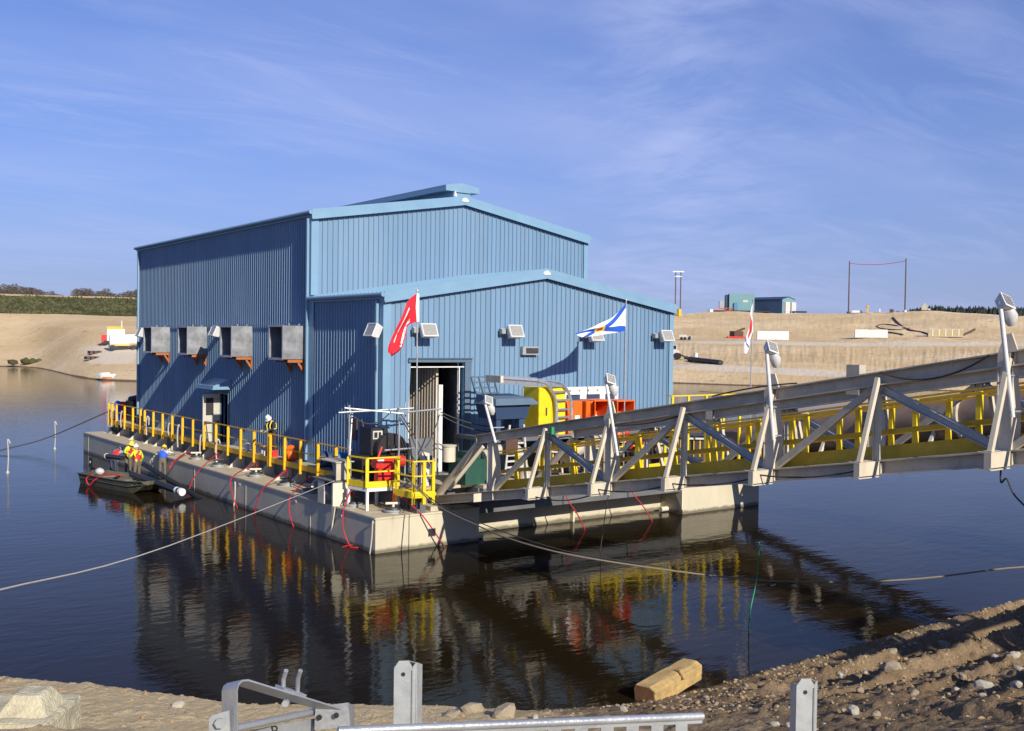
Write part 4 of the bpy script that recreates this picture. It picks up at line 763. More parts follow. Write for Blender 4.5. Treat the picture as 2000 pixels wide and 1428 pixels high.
# ------------------------------------------------------------------ access bridge
BU, BW, SL = 2.7, 4.2, -.1714
zb = lambda v: 1.37+SL*(v-.53)
zt = lambda v: 4.67+SL*(v+5.73)
VE = -31.0
br = thing('access_bridge', (BU+BW/2, .5, zb(.5)), 'long cream steel truss bridge rising from the barge to the bank', 'bridge')
ND = Vector((0, -1, .1714)).normalized(); UPB = Vector((0, .1714, 1)).normalized()
kv = [-5.73-2.83*k for k in range(-1, 9)]
for s, u in ((-1, BU), (1, BU+BW)):
    b = MB(); b.ibeam((u, .55, zb(.55)+.155), (u, VE, zb(VE)+.155), .31, .26, .03, .03, UPB); b.build('bottom_chord', ['steel_shade_grey'], br)
    b = MB(); b.ibeam((u, -2.15, zt(-2.15)-.15), (u, VE, zt(VE)-.15), .30, .30, .03, .03, UPB)
    b.box(u-.15, u+.15, -2.149, -2.12, zt(-2.15)-.30, zt(-2.15)); b.build('top_chord', ['steel_shade_grey'], br)
    b = MB(); b.tube([(u, .35, zb(.35)+.32), (u, -2.1, zt(-2.1)-.30)], .13, 12); b.build('end_diagonal', ['steel_cream'], br, True)
    for i, v in enumerate(kv):
        k = i-1; z0, z1 = zb(v)+.31, zt(v)-.30; nm = 'post'; b = MB()
        if k % 2 or k == -1:
            b.prism([(u-.10, v-.16, z0), (u+.19, v-.16, z0), (u+.24, v-.16, z0+.45), (u+.20, v-.16, z0+1.0), (u+.06, v-.16, z1), (u-.10, v-.16, z1)], (0, .30, 0)); b.box(u-.13, u-.101, v-.165, v-.14, z0, z1); b.box(u-.13, u-.101, v+.12, v+.145, z0, z1)
            if k >= 1:
                b.box(u-.155, u-.151, v-.13, v+.13, zt(v)-.3, zt(v)-.02); b.prism([(u-.02, v-.2, zt(v)+.004), (u-.02, v+.2, zt(v)-.03), (u-.02, v+.07, zt(v)+.34), (u-.02, v-.07, zt(v)+.36)], (.04, 0, 0)); b.prism([(u-.14, v-.17, zt(v)-.28), (u+.0, v-.17, zt(v)-.28), (u, v-.17, zt(v)-.01), (u-.06, v-.17, zt(v)-.01)], (0, .012, 0))
        else:
            b.box(u-.015, u+.015, v-.05, v+.05, z0, z1); b.box(u-.06, u+.06, v-.065, v-.051, z0, z1); b.box(u-.06, u+.06, v+.051, v+.065, z0, z1)
        b.build(nm, ['steel_cream'], br)
        # outrigger box and its strut
        o = s*.85; b = MB(); x0, x1 = min(u+s*.135, u+o), max(u+s*.135, u+o)
        if k >= 0:
            b.box(x0, x1, v-.16, v-.145, zb(v)+.03, zb(v)+.30); b.box(x0, x1, v-.16, v+.12, zb(v)+.301, zb(v)+.325); b.box(x0, x1, v-.16, v+.12, zb(v)-.02, zb(v)+.0); b.box(min(u+o, u+o*.97), max(u+o, u+o*.97), v-.14, v-.02, zb(v)+.001, zb(v)+.3); b.build('outrigger', ['steel_cream'], br)
            b = MB(); b.bar((u+o*.9, v-.10, zb(v)+.33), (u+s*.16, v-.10, zt(v)-.12), .10, .09, (0, 1, 0)); b.build('strut', ['steel_cream'], br)
        else:
            b.box(x0, x0+.3, v-.16, v-.145, zb(v)+.03, zb(v)+.30); b.build('outrigger', ['steel_cream'], br)
        b = MB(); b.box(u-.128, u-.031, v-.19, v-.175, zb(v)+.032, zb(v)+.278); b.build('stiffener', ['steel_cream'], br)
    for k in range(0, 9, 2):
        v = kv[k+1]
        for dv in (2.83, -2.83):
            b = MB(); a = Vector((u, v+(.1 if dv > 0 else -.1), zt(v)-.36)); c = Vector((u, v+dv*.95, zb(v+dv*.95)+.36)); dd_ = (c-a).normalized(); nn_ = dd_.cross(Vector((1, 0, 0)))
            if dv > 0: b.bar(a, c, .14, .13, (1, 0, 0))
            else: b.ibeam(a, c, .17, .15, .018, .018, nn_)
            b.build('diagonal', ['steel_shade_grey' if dv > 0 else 'galv_dull'], br)
for i, v in enumerate(kv+[-.8]):
    b = MB(); b.ibeam((BU+.14, v, zb(v)+.14), (BU+BW-.14, v, zb(v)+.14), .24, .16, .02, .02); b.build('floor_beam', ['steel_shade_grey'], br)
b = MB(); b.hexa([(BU+.2, VE, zb(VE)+.27), (BU+1.75, VE, zb(VE)+.27), (BU+1.75, .4, zb(.4)+.27), (BU+.2, .4, zb(.4)+.27), (BU+.2, VE, zb(VE)+.30), (BU+1.75, VE, zb(VE)+.30), (BU+1.75, .4, zb(.4)+.30), (BU+.2, .4, zb(.4)+.30)]); b.build('walkway', ['steel_shade_grey'], br)
# walkway handrails along both sides
for u, kick, lb in ((BU+.42, True, 'olive and yellow handrail along the near side of the bridge walkway'), (BU+1.72, False, 'thin yellow handrail along the inner side of the bridge walkway')):
    h = thing('handrail', (u, -2.4, zb(-2.4)), lb, 'handrail', 'handrails of the bridge walkway')
    for nm, dz, r in (('top_rail', 1.55, .04), ('mid_rail', .92, .05)):
        b = MB()
        if nm == 'top_rail' : b.bar((u, -2.4, zb(-2.4)+dz+.05), (u, VE, zb(VE)+dz+.05), .07, .04); b.bar((u, -2.4, zb(-2.4)+dz-.05), (u, VE, zb(VE)+dz-.05), .05, .05)
        else: b.bar((u, -2.4, zb(-2.4)+dz), (u, VE, zb(VE)+dz), .06, .11)
        b.build(nm, ['olive_yellow' if kick else 'rail_yellow'], h)
    if kick:
        b = MB(); b.bar((u, -2.2, zb(-2.2)+.47), (u, VE, zb(VE)+.47), .02, .30); b.build('kick_plate', ['olive_yellow'], h)
    pm = None; v = -3.55
    while v > VE:
        if pm is None:
            q = MB(); q.box(-.055, .055, -.05, -.035, .31, 1.5); q.box(-.055, -.04, -.034, .05, .31, 1.5); q.prism([(-.055, -.05, 1.5), (.055, -.05, 1.5), (.02, -.05, 1.56), (-.02, -.05, 1.56)], (0, .05, 0)); pm = q.mesh('post', ['bright_yellow'])
        place(pm, 'post', (u+.08, v, zb(v)), h); v -= 1.41
# dredge pipeline: a second, lower crossing from the right pontoon to the bank, behind the bridge
PU = 18.9; pc = lambda v: 3.0+.165*(-.6-v); pb_ = lambda v: 1.45+.185*(-.94-v)
t = thing('pipeline', (PU, -1, HD), 'big rust-brown dredge pipe on beams, behind the bridge truss', 'pipe')
cuts = [1.6, -3.1, -6.6, -10.1, -13.6, -17.1, -21, -25]
for a, c in zip(cuts[:-1], cuts[1:]): b = MB(); b.tube([(PU, a-.07, pc(a-.07)), (PU, c+.07, pc(c+.07))], .80, 28); b.build('pipe_section', ['pipe_brown'], t, True)
for a in cuts[1:-1]: b = MB(); b.tube([(PU, a-.07, pc(a-.07)), (PU, a+.07, pc(a+.07))], .94, 28); b.build('flange', ['steel_shade_grey'], t, True)
b = MB(); b.tube(smoothpts([(PU, 1.6, pc(1.6)), (PU, 2.3, pc(2.3)-.1), (PU, 2.8, 1.95), (PU, 2.8, 1.25)]), .8, 22); b.build('elbow', ['pipe_brown'], t, True)
for u in (PU-1.05, PU+1.05): b = MB(); b.ibeam((u, 1.0, pb_(1.0)+.25), (u, -25, pb_(-25)+.25), .5, .3, .03, .03); b.build('beam', ['steel_shade_grey'], t)
for v in np.arange(.4, -24, -2.4):
    b = MB(); b.box(PU-1.2, PU+1.2, v-.1, v+.1, pb_(v)+.505, pb_(v)+.7); b.build('cross_beam', ['steel_shade_grey'], t)
    for u in (PU-1.0, PU+.9): b = MB(); b.bar((u+.05, v, pb_(v)+.7), (u+.05+(.35 if u < PU else -.35), v, pc(v)-.25), .12, .12, (0, 1, 0)); b.build('saddle', ['steel_cream'], t)
for v in (-14.5, -19.5):
    b = MB(); b.box(PU-1.3, PU-1.0, v-.15, v+.15, -1.5, pb_(v)-.003); b.build('trestle_post', ['steel_shade_grey'], t); b = MB(); b.box(PU+1.0, PU+1.3, v-.15, v+.15, -1.5, pb_(v)-.003); b.build('trestle_post', ['steel_shade_grey'], t)
# hinge gear at the barge end of the bridge
t = thing('hinge_frame', (2.7, .7, ZP), 'grey hinge plates and rams where the bridge meets the deck', 'hinge')
b = MB(); b.hexa([(2.35, 1.2, 1.8), (2.95, 1.2, 1.8), (2.95, 1.35, 1.8), (2.35, 1.35, 1.8), (2.9, 2.6, 3.5), (3.9, 2.6, 3.5), (3.9, 2.75, 3.5), (2.9, 2.75, 3.5)]); b.build('plate', ['hull_dark'], t)
b = MB(); b.bar((2.45, .9, 1.75), (3.1, 1.9, 3.0), .3, .2, (0, -1, 1)); b.build('plate', ['steel_cream'], t)
b = MB(); b.tube([(3.5, .9, 2.8), (3.5, .9, 3.35)], .24, 16); b.tube([(3.5, .9, 3.36), (3.5, .9, 3.4)], .28, 16); b.build('collar', ['steel_cream'], t, True)
b = MB(); b.tube([(3.1, .3, 1.9), (3.7, -.9, 3.5)], .10, 10); b.build('ram', ['steel_cream'], t, True)
b = MB(); b.box(2.3, 3.1, .2, .9, .9, 1.36); b.build('bearing', ['steel_shade_grey'], t)
# concrete landing of the bridge on the bank
b = MB(); b.box(BU-.8, BU+BW+.8, -32.5, -30.2, 3.5, zb(-31)-.02); b.top('bridge_landing', ['concrete'], 'concrete landing block under the shore end of the bridge', 'landing block')
# lamp poles on the bridge
for (px0, py0, px1, py1, lb) in ((968, 865, 946, 783, 'wrapped lamp on a white pole at the barge end of the bridge'), (1206, 890, 1183, 742, 'wrapped lamp on a white pole in front of the orange lockers'), (1511, 860, 1497, 680, 'wrapped lamp on a white pole at the middle of the bridge'), (1978, 815, 1953, 590, 'tall wrapped lamp on a white pole nearest the bank')):
    a = pu(px0, py0, BU-.26); c = pu(px1, py1, BU-.26); t = thing('bridge_lamp', a, lb, 'lamp', 'lamps on the bridge poles')
    b = MB(); b.tube([a-Vector((0, 0, .0)), a.lerp(c, .72), c], [.045, .045, .04], 10); b.build('pole', ['lamp_white'], t, True)
    h = c+Vector((.12, -.04, -.0)); b = MB(); R = .68* Matrix.Rotation(math.radians(-35), 3, 'X') @ Matrix.Rotation(.35, 3, 'Y')
    b.hexa([R @ Vector(p)+h for p in [(-.22, -.1, -.26), (.22, -.1, -.26), (.22, -.1, .22), (-.22, -.1, .22), (-.14, .2, -.16), (.16, .2, -.16), (.16, .2, .14), (-.14, .2, .14)]]); b.build('head', ['lamp_white'], t)
    b = MB()
    for q in range(6): z = -.18+q*.065; b.hexa([R @ Vector(p)+h for p in [(-.18, -.115, z), (.18, -.115, z), (.18, -.115, z+.025), (-.18, -.115, z+.025), (-.18, -.101, z), (.18, -.101, z), (.18, -.101, z+.025), (-.18, -.101, z+.025)]])
    b.build('grille', ['dark_metal'], t)
    b = MB(); b.tube([h+Vector((.02, -.06, -.14)), h+Vector((.07, -.08, -.25)), h+Vector((.12, -.06, -.38)), h+Vector((.13, -.06, -.46))], [.10, .13, .11, .06], 9); b.build('plastic_wrap', ['dirty_white'], t, True)
    b = MB()
    for f in (.05, .36): p = a.lerp(c, f); b.bar(p+Vector((-.06, 0, 0)), Vector((BU+.17, p.y-.1, p.z)), .03, .03)
    b.build('clamp', ['galv'], t)
# cables along the bridge
cb = [((BU-.15, -17.2, zt(-17.2)-.02), (BU-.16, -19.6, zt(-19.6)-.02), .3, 'black cable sagging across the top beam near the bank'), ((BU-.16, -11.3, zt(-11.3)-.35), (BU-.16, -8.5, zt(-8.5)-.28), .1, 'black cable under the top beam of the second bay'),
      ((BU-.63, -8.4, zb(-8.4)+.2), (BU-.14, -11.4, zb(-11.4)+.2), .2, 'black cable sagging along the bottom beam, third outrigger'), ((BU-.63, -11.2, zb(-11.2)+.2), (BU-.14, -14.3, zb(-14.3)+.2), .16, 'black cable sagging along the bottom beam, right of the middle'),
      ((BU-.63, -14.1, zb(-14.1)+.25), (BU-.14, -17.2, zb(-17.2)+.2), .16, 'black cable sagging along the bottom beam near the bank'), ((BU-.63, -5.4, zb(-5.4)+.2), (BU-.14, -8.5, zb(-8.5)+.1), .28, 'black cable sagging along the bottom beam near the barge'),
      ((BU-.2, -12.5, zt(-12.5)+.03), (BU-.1, -15, zt(-15)+.03), -.05, 'black cable lying along the top beam by the middle lamp')]
for a, c, dp, lb in cb: MB().tube(sag(a, c, dp, 12), .02, 6).top('bridge_cable', ['rope_dark'], lb, 'cable', 'black cables along the bridge', smooth=True)
p = pu(1957, 880, BU-.3); hose([p, p+Vector((.02, .02, -.6)), pu(1966, 935, BU-.3), pu(1980, 965, BU-.33), pu(2003, 990, BU-.36)], .018, 'rope_dark', 'hanging_cable', 'black cable dangling below the bridge at the nearest lamp', 'cable')
b = MB(); p = pu(1078, 838, BU-.2); b.box(p.x-.05, p.x+.05, p.y-.05, p.y+.05, p.z-.16, p.z+.06); b.top('green_tag', ['rope_green'], 'small green tag hanging on the top beam', 'tag')
p = pu(1672, 727, BU+BW); b = MB(); b.box(p.x-.15, p.x+.15, p.y-.2, p.y+.2, p.z-.6, p.z+.2); b.top('junction_box', ['steel_shade_grey'], 'small grey box standing on the far beam of the bridge', 'box')
# ------------------------------------------------------------------ flags
def cloth_mat(name, fn):
    M = bpy.data.materials.new(name); M.use_nodes = True; t = M.node_tree; b = t.nodes['Principled BSDF']; b.inputs['Roughness'].default_value = .8
    uv = t.nodes.new('ShaderNodeUVMap'); s = t.nodes.new('ShaderNodeSeparateXYZ'); t.links.new(uv.outputs[0], s.inputs[0])
    def m(op, a, c=None):
        n = t.nodes.new('ShaderNodeMath'); n.operation = op
        for i, v in enumerate((a, c)):
            if v is None: continue
            if isinstance(v, (int, float)): n.inputs[i].default_value = v
            else: t.links.new(v, n.inputs[i])
        return n.outputs[0]
    def mix(f, A, B):
        n = t.nodes.new('ShaderNodeMixRGB'); t.links.new(f, n.inputs[0])
        for i, q in ((1, A), (2, B)):
            if isinstance(q, tuple): n.inputs[i].default_value = (*q, 1)
            else: t.links.new(q, n.inputs[i])
        return n.outputs[0]
    t.links.new(fn(t, s.outputs[0], s.outputs[1], m, mix, uv.outputs[0]), b.inputs['Base Color']); MATS[name] = M
def f_red(t, u, v, m, mix, uv):
    n = t.nodes.new('ShaderNodeTexVoronoi'); n.inputs['Scale'].default_value = 1; mp = t.nodes.new('ShaderNodeMapping'); mp.inputs['Scale'].default_value = (17, 9, 1); t.links.new(uv, mp.inputs[0]); t.links.new(mp.outputs[0], n.inputs[0])
    band = m('MAXIMUM', m('MULTIPLY', m('GREATER_THAN', v, .10), m('LESS_THAN', v, .25)), m('MULTIPLY', m('GREATER_THAN', v, .66), m('LESS_THAN', v, .74)))
    band = m('MULTIPLY', band, m('MULTIPLY', m('GREATER_THAN', u, .25), m('LESS_THAN', u, .72)))
    k = m('MULTIPLY', band, m('GREATER_THAN', n.outputs['Distance'], .36))
    return mix(k, (.60, .012, .025), (.8, .8, .8))
def f_ns(t, u, v, m, mix, uv):
    d1 = m('ABSOLUTE', m('SUBTRACT', u, v)); d2 = m('ABSOLUTE', m('SUBTRACT', m('ADD', u, v), 1.0)); x = m('LESS_THAN', m('MINIMUM', d1, d2), .15)
    c = mix(x, (.80, .80, .80), (.012, .09, .48))
    sh = m('MULTIPLY', m('LESS_THAN', m('ABSOLUTE', m('SUBTRACT', u, .5)), .09), m('LESS_THAN', m('ABSOLUTE', m('SUBTRACT', v, .5)), .19))
    ln = m('MULTIPLY', m('LESS_THAN', m('ABSOLUTE', m('SUBTRACT', u, .5)), .05), m('LESS_THAN', m('ABSOLUTE', m('SUBTRACT', v, .5)), .11))
    return mix(ln, mix(sh, c, (.75, .48, .03)), (.5, .03, .03))
def f_wr(t, u, v, m, mix, uv):
    a = m('MULTIPLY', m('GREATER_THAN', u, .30), m('LESS_THAN', u, .55)); a = m('MULTIPLY', a, m('GREATER_THAN', v, .25)); c = mix(a, (.74, .72, .72), (.50, .03, .04))
    d = m('MULTIPLY', m('GREATER_THAN', u, .72), m('LESS_THAN', u, .78)); return mix(d, c, (.04, .08, .35))
cloth_mat('cloth_red', f_red); cloth_mat('cloth_blue_cross', f_ns); cloth_mat('cloth_white_red', f_wr)
def flag(v, base, top_px, e_top, e_bot, m, lb, amp, fr, pole_lb):
    T = pv(*top_px, v); B = Vector(base)
    p = thing('flagpole', B, pole_lb, 'flagpole', 'flagpoles on the barge')
    MB().tube([B, B.lerp(T, .5), T], [.032, .026, .022], 8).build('pole', ['galv'], p, True); MB().blob(T+Vector((0, 0, .04)), .045, (1, 1, 1), 1, 0).build('finial', ['galv'], p, True)
    A = smoothpts([pv(x, y, v) for x, y in e_top], 8); Cc = smoothpts([pv(x, y, v) for x, y in e_bot], 8); n = len(A); k = 14
    V = []; F = []; U = []
    for i in range(n):
        s = i/(n-1)
        for j in range(k+1):
            t = j/k; q = A[i].lerp(Cc[i], t); q = q+Vector((0, amp*math.sin(fr*s*6.28+t*4.2)*min(1, s*3)+amp*.5*math.sin(t*11+s*3)*s, 0)); V.append(q); U.append((s, 1-t))
    for i in range(n-1):
        for j in range(k): F.append((i*(k+1)+j, (i+1)*(k+1)+j, (i+1)*(k+1)+j+1, i*(k+1)+j+1))
    b = MB(); b.add(V, F); o = b.top('flag', [m], lb, 'flag', loc=A[0], smooth=True)
    uvl = o.data.uv_layers.new(name='UVMap')
    for l in o.data.loops: uvl.data[l.index].uv = U[l.vertex_index]
    if m == 'cloth_red':
        b = MB(); b.prism([pv(814, 573, v-.03), pv(812, 600, v-.03), pv(814, 629, v-.03), pv(819, 628, v-.03), pv(819, 574, v-.03)], (0, .01, 0)); s = b.build('sleeve', ['white'], o)
flag(.05, (1.62, .05, ZP-.04), (815, 570), [(815, 573), (798, 588), (779, 628), (764, 668), (757, 689)], [(816, 629), (800, 634), (793, 654), (781, 683), (767, 697)], 'cloth_red', 'red flag with rows of white marks drooping from its pole', .07, 1.6, 'flagpole with the red flag, by the near corner railing')
flag(-.1, (11.15, -.12, ZP-.3), (1223, 588), [(1222, 593), (1199, 619), (1170, 632), (1148, 643), (1125, 652)], [(1222, 646), (1196, 651), (1172, 655), (1152, 657), (1135, 661)], 'cloth_blue_cross', 'white flag with a blue diagonal cross and gold shield blowing left', .06, 1.3, 'flagpole with the blue cross flag in front of the lower gable')
flag(.1, (18.95, .1, HD), (1471, 588), [(1470, 592), (1466, 617), (1460, 652), (1453, 690)], [(1471, 642), (1468, 660), (1462, 677), (1457, 693)], 'cloth_white_red', 'limp white and red flag hanging against the sandy hill', .06, 1.5, 'flagpole with the limp white and red flag at the far right of the barge')
# ------------------------------------------------------------------ people
REST = dict(pelvis=((0, 0, .96), .145), spine=((0, 0, 1.14), .135), chest=((0, 0, 1.33), .155), neck=((0, .01, 1.49), .058), head=((0, .02, 1.60), .088), crown=((0, .015, 1.70), .075),
    shL=((-.185, 0, 1.42), .068), elL=((-.25, -.02, 1.16), .05), wrL=((-.26, .06, .92), .036), shR=((.185, 0, 1.42), .068), elR=((.25, -.02, 1.16), .05), wrR=((.26, .06, .92), .036),
    hipL=((-.095, 0, .90), .105), knL=((-.11, .03, .50), .072), anL=((-.11, -.02, .10), .05), toL=((-.12, .13, .045), .045), hipR=((.095, 0, .90), .105), knR=((.11, .03, .50), .072), anR=((.11, -.02, .10), .05), toR=((.12, .13, .045), .045))
BON = [('pelvis', 'spine'), ('spine', 'chest'), ('chest', 'neck'), ('neck', 'head'), ('head', 'crown'), ('chest', 'shL'), ('shL', 'elL'), ('elL', 'wrL'), ('chest', 'shR'), ('shR', 'elR'), ('elR', 'wrR'),
       ('pelvis', 'hipL'), ('hipL', 'knL'), ('knL', 'anL'), ('anL', 'toL'), ('pelvis', 'hipR'), ('hipR', 'knR'), ('knR', 'anR'), ('anR', 'toR')]
def person(loc, rz, lb, lean=0, bow=0, pose=None, shirt='hivis', sleeve=None, legs='trouser_tan', vest=None, vest_trim=None, helmet='white', grp='workers in hard hats'):
    J = {k: [Vector(p), r] for k, (p, r) in REST.items()}; piv = J['pelvis'][0].copy(); Rm = Matrix.Rotation(-math.radians(lean), 3, 'X')
    for k in ('spine', 'chest', 'neck', 'head', 'crown', 'shL', 'elL', 'wrL', 'shR', 'elR', 'wrR'): J[k][0] = Rm @ (J[k][0]-piv)+piv
    nk = J['neck'][0]; Rb = Matrix.Rotation(-math.radians(bow), 3, 'X')
    for k in ('head', 'crown'): J[k][0] = Rb @ (J[k][0]-nk)+nk
    for k, p in (pose or {}).items(): J[k][0] = Vector(p)
    names = list(J); me = bpy.data.meshes.new('tmp'); me.from_pydata([tuple(J[n][0]) for n in names], [(names.index(a), names.index(c)) for a, c in BON], [])
    o = bpy.data.objects.new('tmp', me); COL.objects.link(o); md = o.modifiers.new('s', 'SKIN'); md.use_smooth_shade = True; sb = o.modifiers.new('u', 'SUBSURF'); sb.levels = 1; sb.render_levels = 1
    for i, n in enumerate(names):
        sv = me.skin_vertices[0].data[i]; r = J[n][1]; sv.radius = (r*1.18, r*.85) if n in ('pelvis', 'spine', 'chest') else (r, r); sv.use_root = (n == 'pelvis')
    bpy.context.view_layer.update(); dg = bpy.context.evaluated_depsgraph_get(); nm = bpy.data.meshes.new_from_object(o.evaluated_get(dg)); bpy.data.objects.remove(o); nm.name = 'body'
    ms = [shirt, sleeve or shirt, legs, 'boot', 'skin']; nm.materials.clear()
    for x in ms: nm.materials.append(MATS[x])
    def near(c):
        best = None
        for a, e in BON:
            p, q = J[a][0], J[e][0]; t = max(0, min(1, (c-p).dot(q-p)/max(1e-6, (q-p).length_squared))); dd_ = (p.lerp(q, t)-c).length/((J[a][1]+J[e][1])/2)
            if best is None or dd_ < best[0]: best = (dd_, a, e, t)
        return best
    cls = []
    for f in nm.polygons:
        _, a, e, t = near(f.center)
        if e in ('head', 'crown') or (e == 'neck' and t > .8): k = 4
        elif a in ('shL', 'shR', 'elL', 'elR') or e in ('shL', 'shR'): k = 1
        elif e in ('toL', 'toR') or (e in ('anL', 'anR') and t > .8): k = 3
        elif a in ('hipL', 'hipR', 'knL', 'knR') or e in ('hipL', 'hipR') or (e == 'spine' and t < .15): k = 2
        else: k = 0
        if a == 'elL' and t > .97 or a == 'elR' and t > .97: k = 4
        f.material_index = k; f.use_smooth = True; cls.append((k, a, e, t))
    t = thing('person', loc, lb, 'person', grp, rz); t.scale = (1.06, 1.06, 1.06); bo = bpy.data.objects.new('body', nm); COL.objects.link(bo); bo.parent = t
    if vest:
        vs_ = [v.co+v.normal*.022 for v in nm.vertices]; b = MB(); fs = [tuple(f.vertices) for f, c in zip(nm.polygons, cls) if c[0] == 0 and not (c[2] == 'spine' and c[3] < .6)]
        use = sorted({i for f in fs for i in f}); ix = {v: i for i, v in enumerate(use)}; b.add([vs_[i] for i in use], [tuple(ix[i] for i in f) for f in fs]); b.build('vest', [vest], t, True, world=False)
    if vest_trim:
        ch = J['chest'][0]; sp_ = J['spine'][0]; ax = (J['neck'][0]-sp_).normalized(); b = MB(); fw = Rm @ Vector((0, 1, 0))
        for sx in (-1, 1):
            P = [sp_+fw*.155+Vector((sx*.10, 0, 0)), ch+fw*.17+Vector((sx*.10, 0, 0)), J['neck'][0]+Vector((sx*.10, 0, -.01)), ch-fw*.165+Vector((sx*.09, 0, 0)), sp_-fw*.15+Vector((sx*.06, 0, 0))]
            b.tube(smoothpts(P, 4), .022, 6)
        b.tube([sp_+ax*.03+fw*.16*math.cos(q)+Vector((math.sin(q)*.20, 0, 0)) for q in np.linspace(0, 6.3, 18)], .02, 5); b.build('vest_trim', [vest_trim], t, True, world=False)
    hd, cr = J['head'][0], J['crown'][0]; up = (cr-hd).normalized(); fw = Matrix.Rotation(-math.radians(lean+bow), 3, 'X') @ Vector((0, 1, 0)); sd_ = up.cross(fw).normalized()
    b = MB(); c0 = hd+up*.035
    b.tube([c0-up*.0, c0+up*.06, c0+up*.11, c0+up*.145, c0+up*.155], [.118, .115, .095, .05, .005], 16); b.tube([c0+fw*.02-up*.012, c0+fw*.02+up*.004], [.145, .135], 18); b.bar(c0+up*.15-fw*.08, c0+up*.15+fw*.08, .03, .03); b.build('hard_hat', [helmet], t, True, world=False)
    b = MB(); b.blob(hd+fw*.095-up*.035, .02, (.8, 1, 1.3), 1, 0); 
    for s in (-1, 1): b.blob(hd+sd_*s*.085-up*.02, .025, (.5, 1, 1.4), 1, 0)
    b.build('face_detail', ['skin'], t, True, world=False); b = MB()
    for s in (-1, 1): b.blob(hd+fw*.083+sd_*s*.032+up*.0, .011, (1, 1, 1), 1, 0)
    b.build('eye', ['eye'], t, True, world=False)
    for el, wr, s in (('elL', 'wrL', -1), ('elR', 'wrR', 1)):
        d = (J[wr][0]-J[el][0]).normalized(); w = J[wr][0]; x = d.cross(Vector((0, 0, 1)) if abs(d.z) < .9 else Vector((0, 1, 0))).normalized(); y = x.cross(d); b = MB()
        b.bar(w-d*.01, w+d*.085, .08, .032, y)
        for q, ln in ((-.03, .07), (-.01, .085), (.01, .08), (.03, .062)): b.tube([w+d*.08+x*q, w+d*(.08+ln*.5)+x*q-y*.006, w+d*(.08+ln)+x*q-y*.03], [.0105, .0095, .008], 6)
        b.tube([w+d*.02+x*.04*s, w+d*.055+x*.068*s, w+d*.09+x*.066*s-y*.015], [.013, .011, .009], 6); b.build('hand', ['glove'], t, True, world=False)
    return t
# boat: local x along its heading
BH = math.atan2(-.97, .23); BO = Vector((-2.45, 19.75, 0)); ca, sa = math.cos(BH), math.sin(BH)
def bl(x, y, z): return Vector((BO.x+x*ca-y*sa, BO.y+x*sa+y*ca, z))
boat = thing('jon_boat', BO, 'flat-bottomed olive work boat with men aboard beside the barge', 'boat', rz=0)
b = MB(); xs_ = [-2.85, -1.2, .6, 1.7, 2.3, 2.75]; hw = [.78, .84, .84, .80, .76, .70]; zk = [-.12, -.14, -.14, -.08, .14, .44]; zg = [.50, .50, .50, .52, .56, .60]
def hullshell(off, mk):
    V = []
    for x, h, k, g in zip(xs_, hw, zk, zg):
        h = h-off; V += [bl(x, -h, g), bl(x, -h*.80, k+off), bl(x, h*.80, k+off), bl(x, h, g)]
    F = []
    for i in range(len(xs_)-1):
        for j in range(3): F.append((i*4+j, i*4+j+1, (i+1)*4+j+1, (i+1)*4+j) if mk else (i*4+j, (i+1)*4+j, (i+1)*4+j+1, i*4+j+1))
    F.append((0, 1, 2, 3)); n = (len(xs_)-1)*4; F.append((n, n+1, n+2, n+3)); return V, F
b.add(*hullshell(0, True)); b.build('hull', ['boat_green'], boat)
b = MB(); b.add(*hullshell(.035, False)); b.build('inner_shell', ['boat_in'], boat)
for s in (-1, 1):
    b = MB(); b.tube([bl(x, s*h, g) for x, h, g in zip(xs_, hw, zg)], .03, 6); b.build('gunwale', ['boat_green'], boat, True)
    b = MB(); b.tube([bl(x, s*(h*.93+.01), .28+(.1 if x > 1.8 else 0)+(.1 if x > 2.3 else 0)) for x, h in zip(xs_, hw)], .018, 5); b.build('side_rib', ['boat_green'], boat, True)
for q in (-.4, 0, .4): b = MB(); b.bar(bl(1.6, q, -.14), bl(2.75, q*.95, .43), .05, .05); b.build('bow_rib', ['boat_green'], boat)
for x in (-1.6, .3, 1.9): b = MB(); b.prism([bl(x-.15, -.74, .36), bl(x+.15, -.74, .36), bl(x+.15, .74, .36), bl(x-.15, .74, .36)], (0, 0, .05)); b.build('bench', ['boat_in'], boat)
b = MB(); b.prism([bl(-2.3, -.7, .02), bl(1.7, -.66, .02), bl(1.7, .66, .02), bl(-2.3, .7, .02)], (0, 0, .04)); b.build('floor_board', ['boat_in'], boat)
om = thing('outboard_motor', bl(-2.9, 0, 0), 'black outboard motor tilted at the stern of the boat', 'motor')
b = MB(); b.hexa([bl(-3.02, -.17, .72), bl(-2.6, -.17, .72), bl(-2.6, .17, .72), bl(-3.02, .17, .72), bl(-3.0, -.13, 1.18), bl(-2.68, -.13, 1.18), bl(-2.68, .13, 1.18), bl(-3.0, .13, 1.18)]); b.build('cowl', ['black'], om)
b = MB(); b.bar(bl(-2.92, 0, -.25), bl(-2.92, 0, .72), .16, .12); b.build('leg', ['dark_metal'], om); b = MB(); b.lathe(bl(-2.8, -.18, .98), [(.06, 0), (.06, .02)], 10, bl(0, -1, 0)-bl(0, 0, 0)); b.build('badge', ['dirty_white'], om)
def bp(px, py, z): return pz(px, py, z)
b = MB(); b.tube([bl(-2.45, .5, 1.25), bl(-.9, .45, 1.28)], .12, 14); b.mi = 1; b.tube([bl(-2.51, .5, 1.25), bl(-2.451, .5, 1.25)], .14, 14); b.top('black_pipe', ['pipe_black', 'cream'], 'short black pipe held level over the boat stern, with a pale end ring', 'pipe', 'black pipes around the work boat', smooth=True)
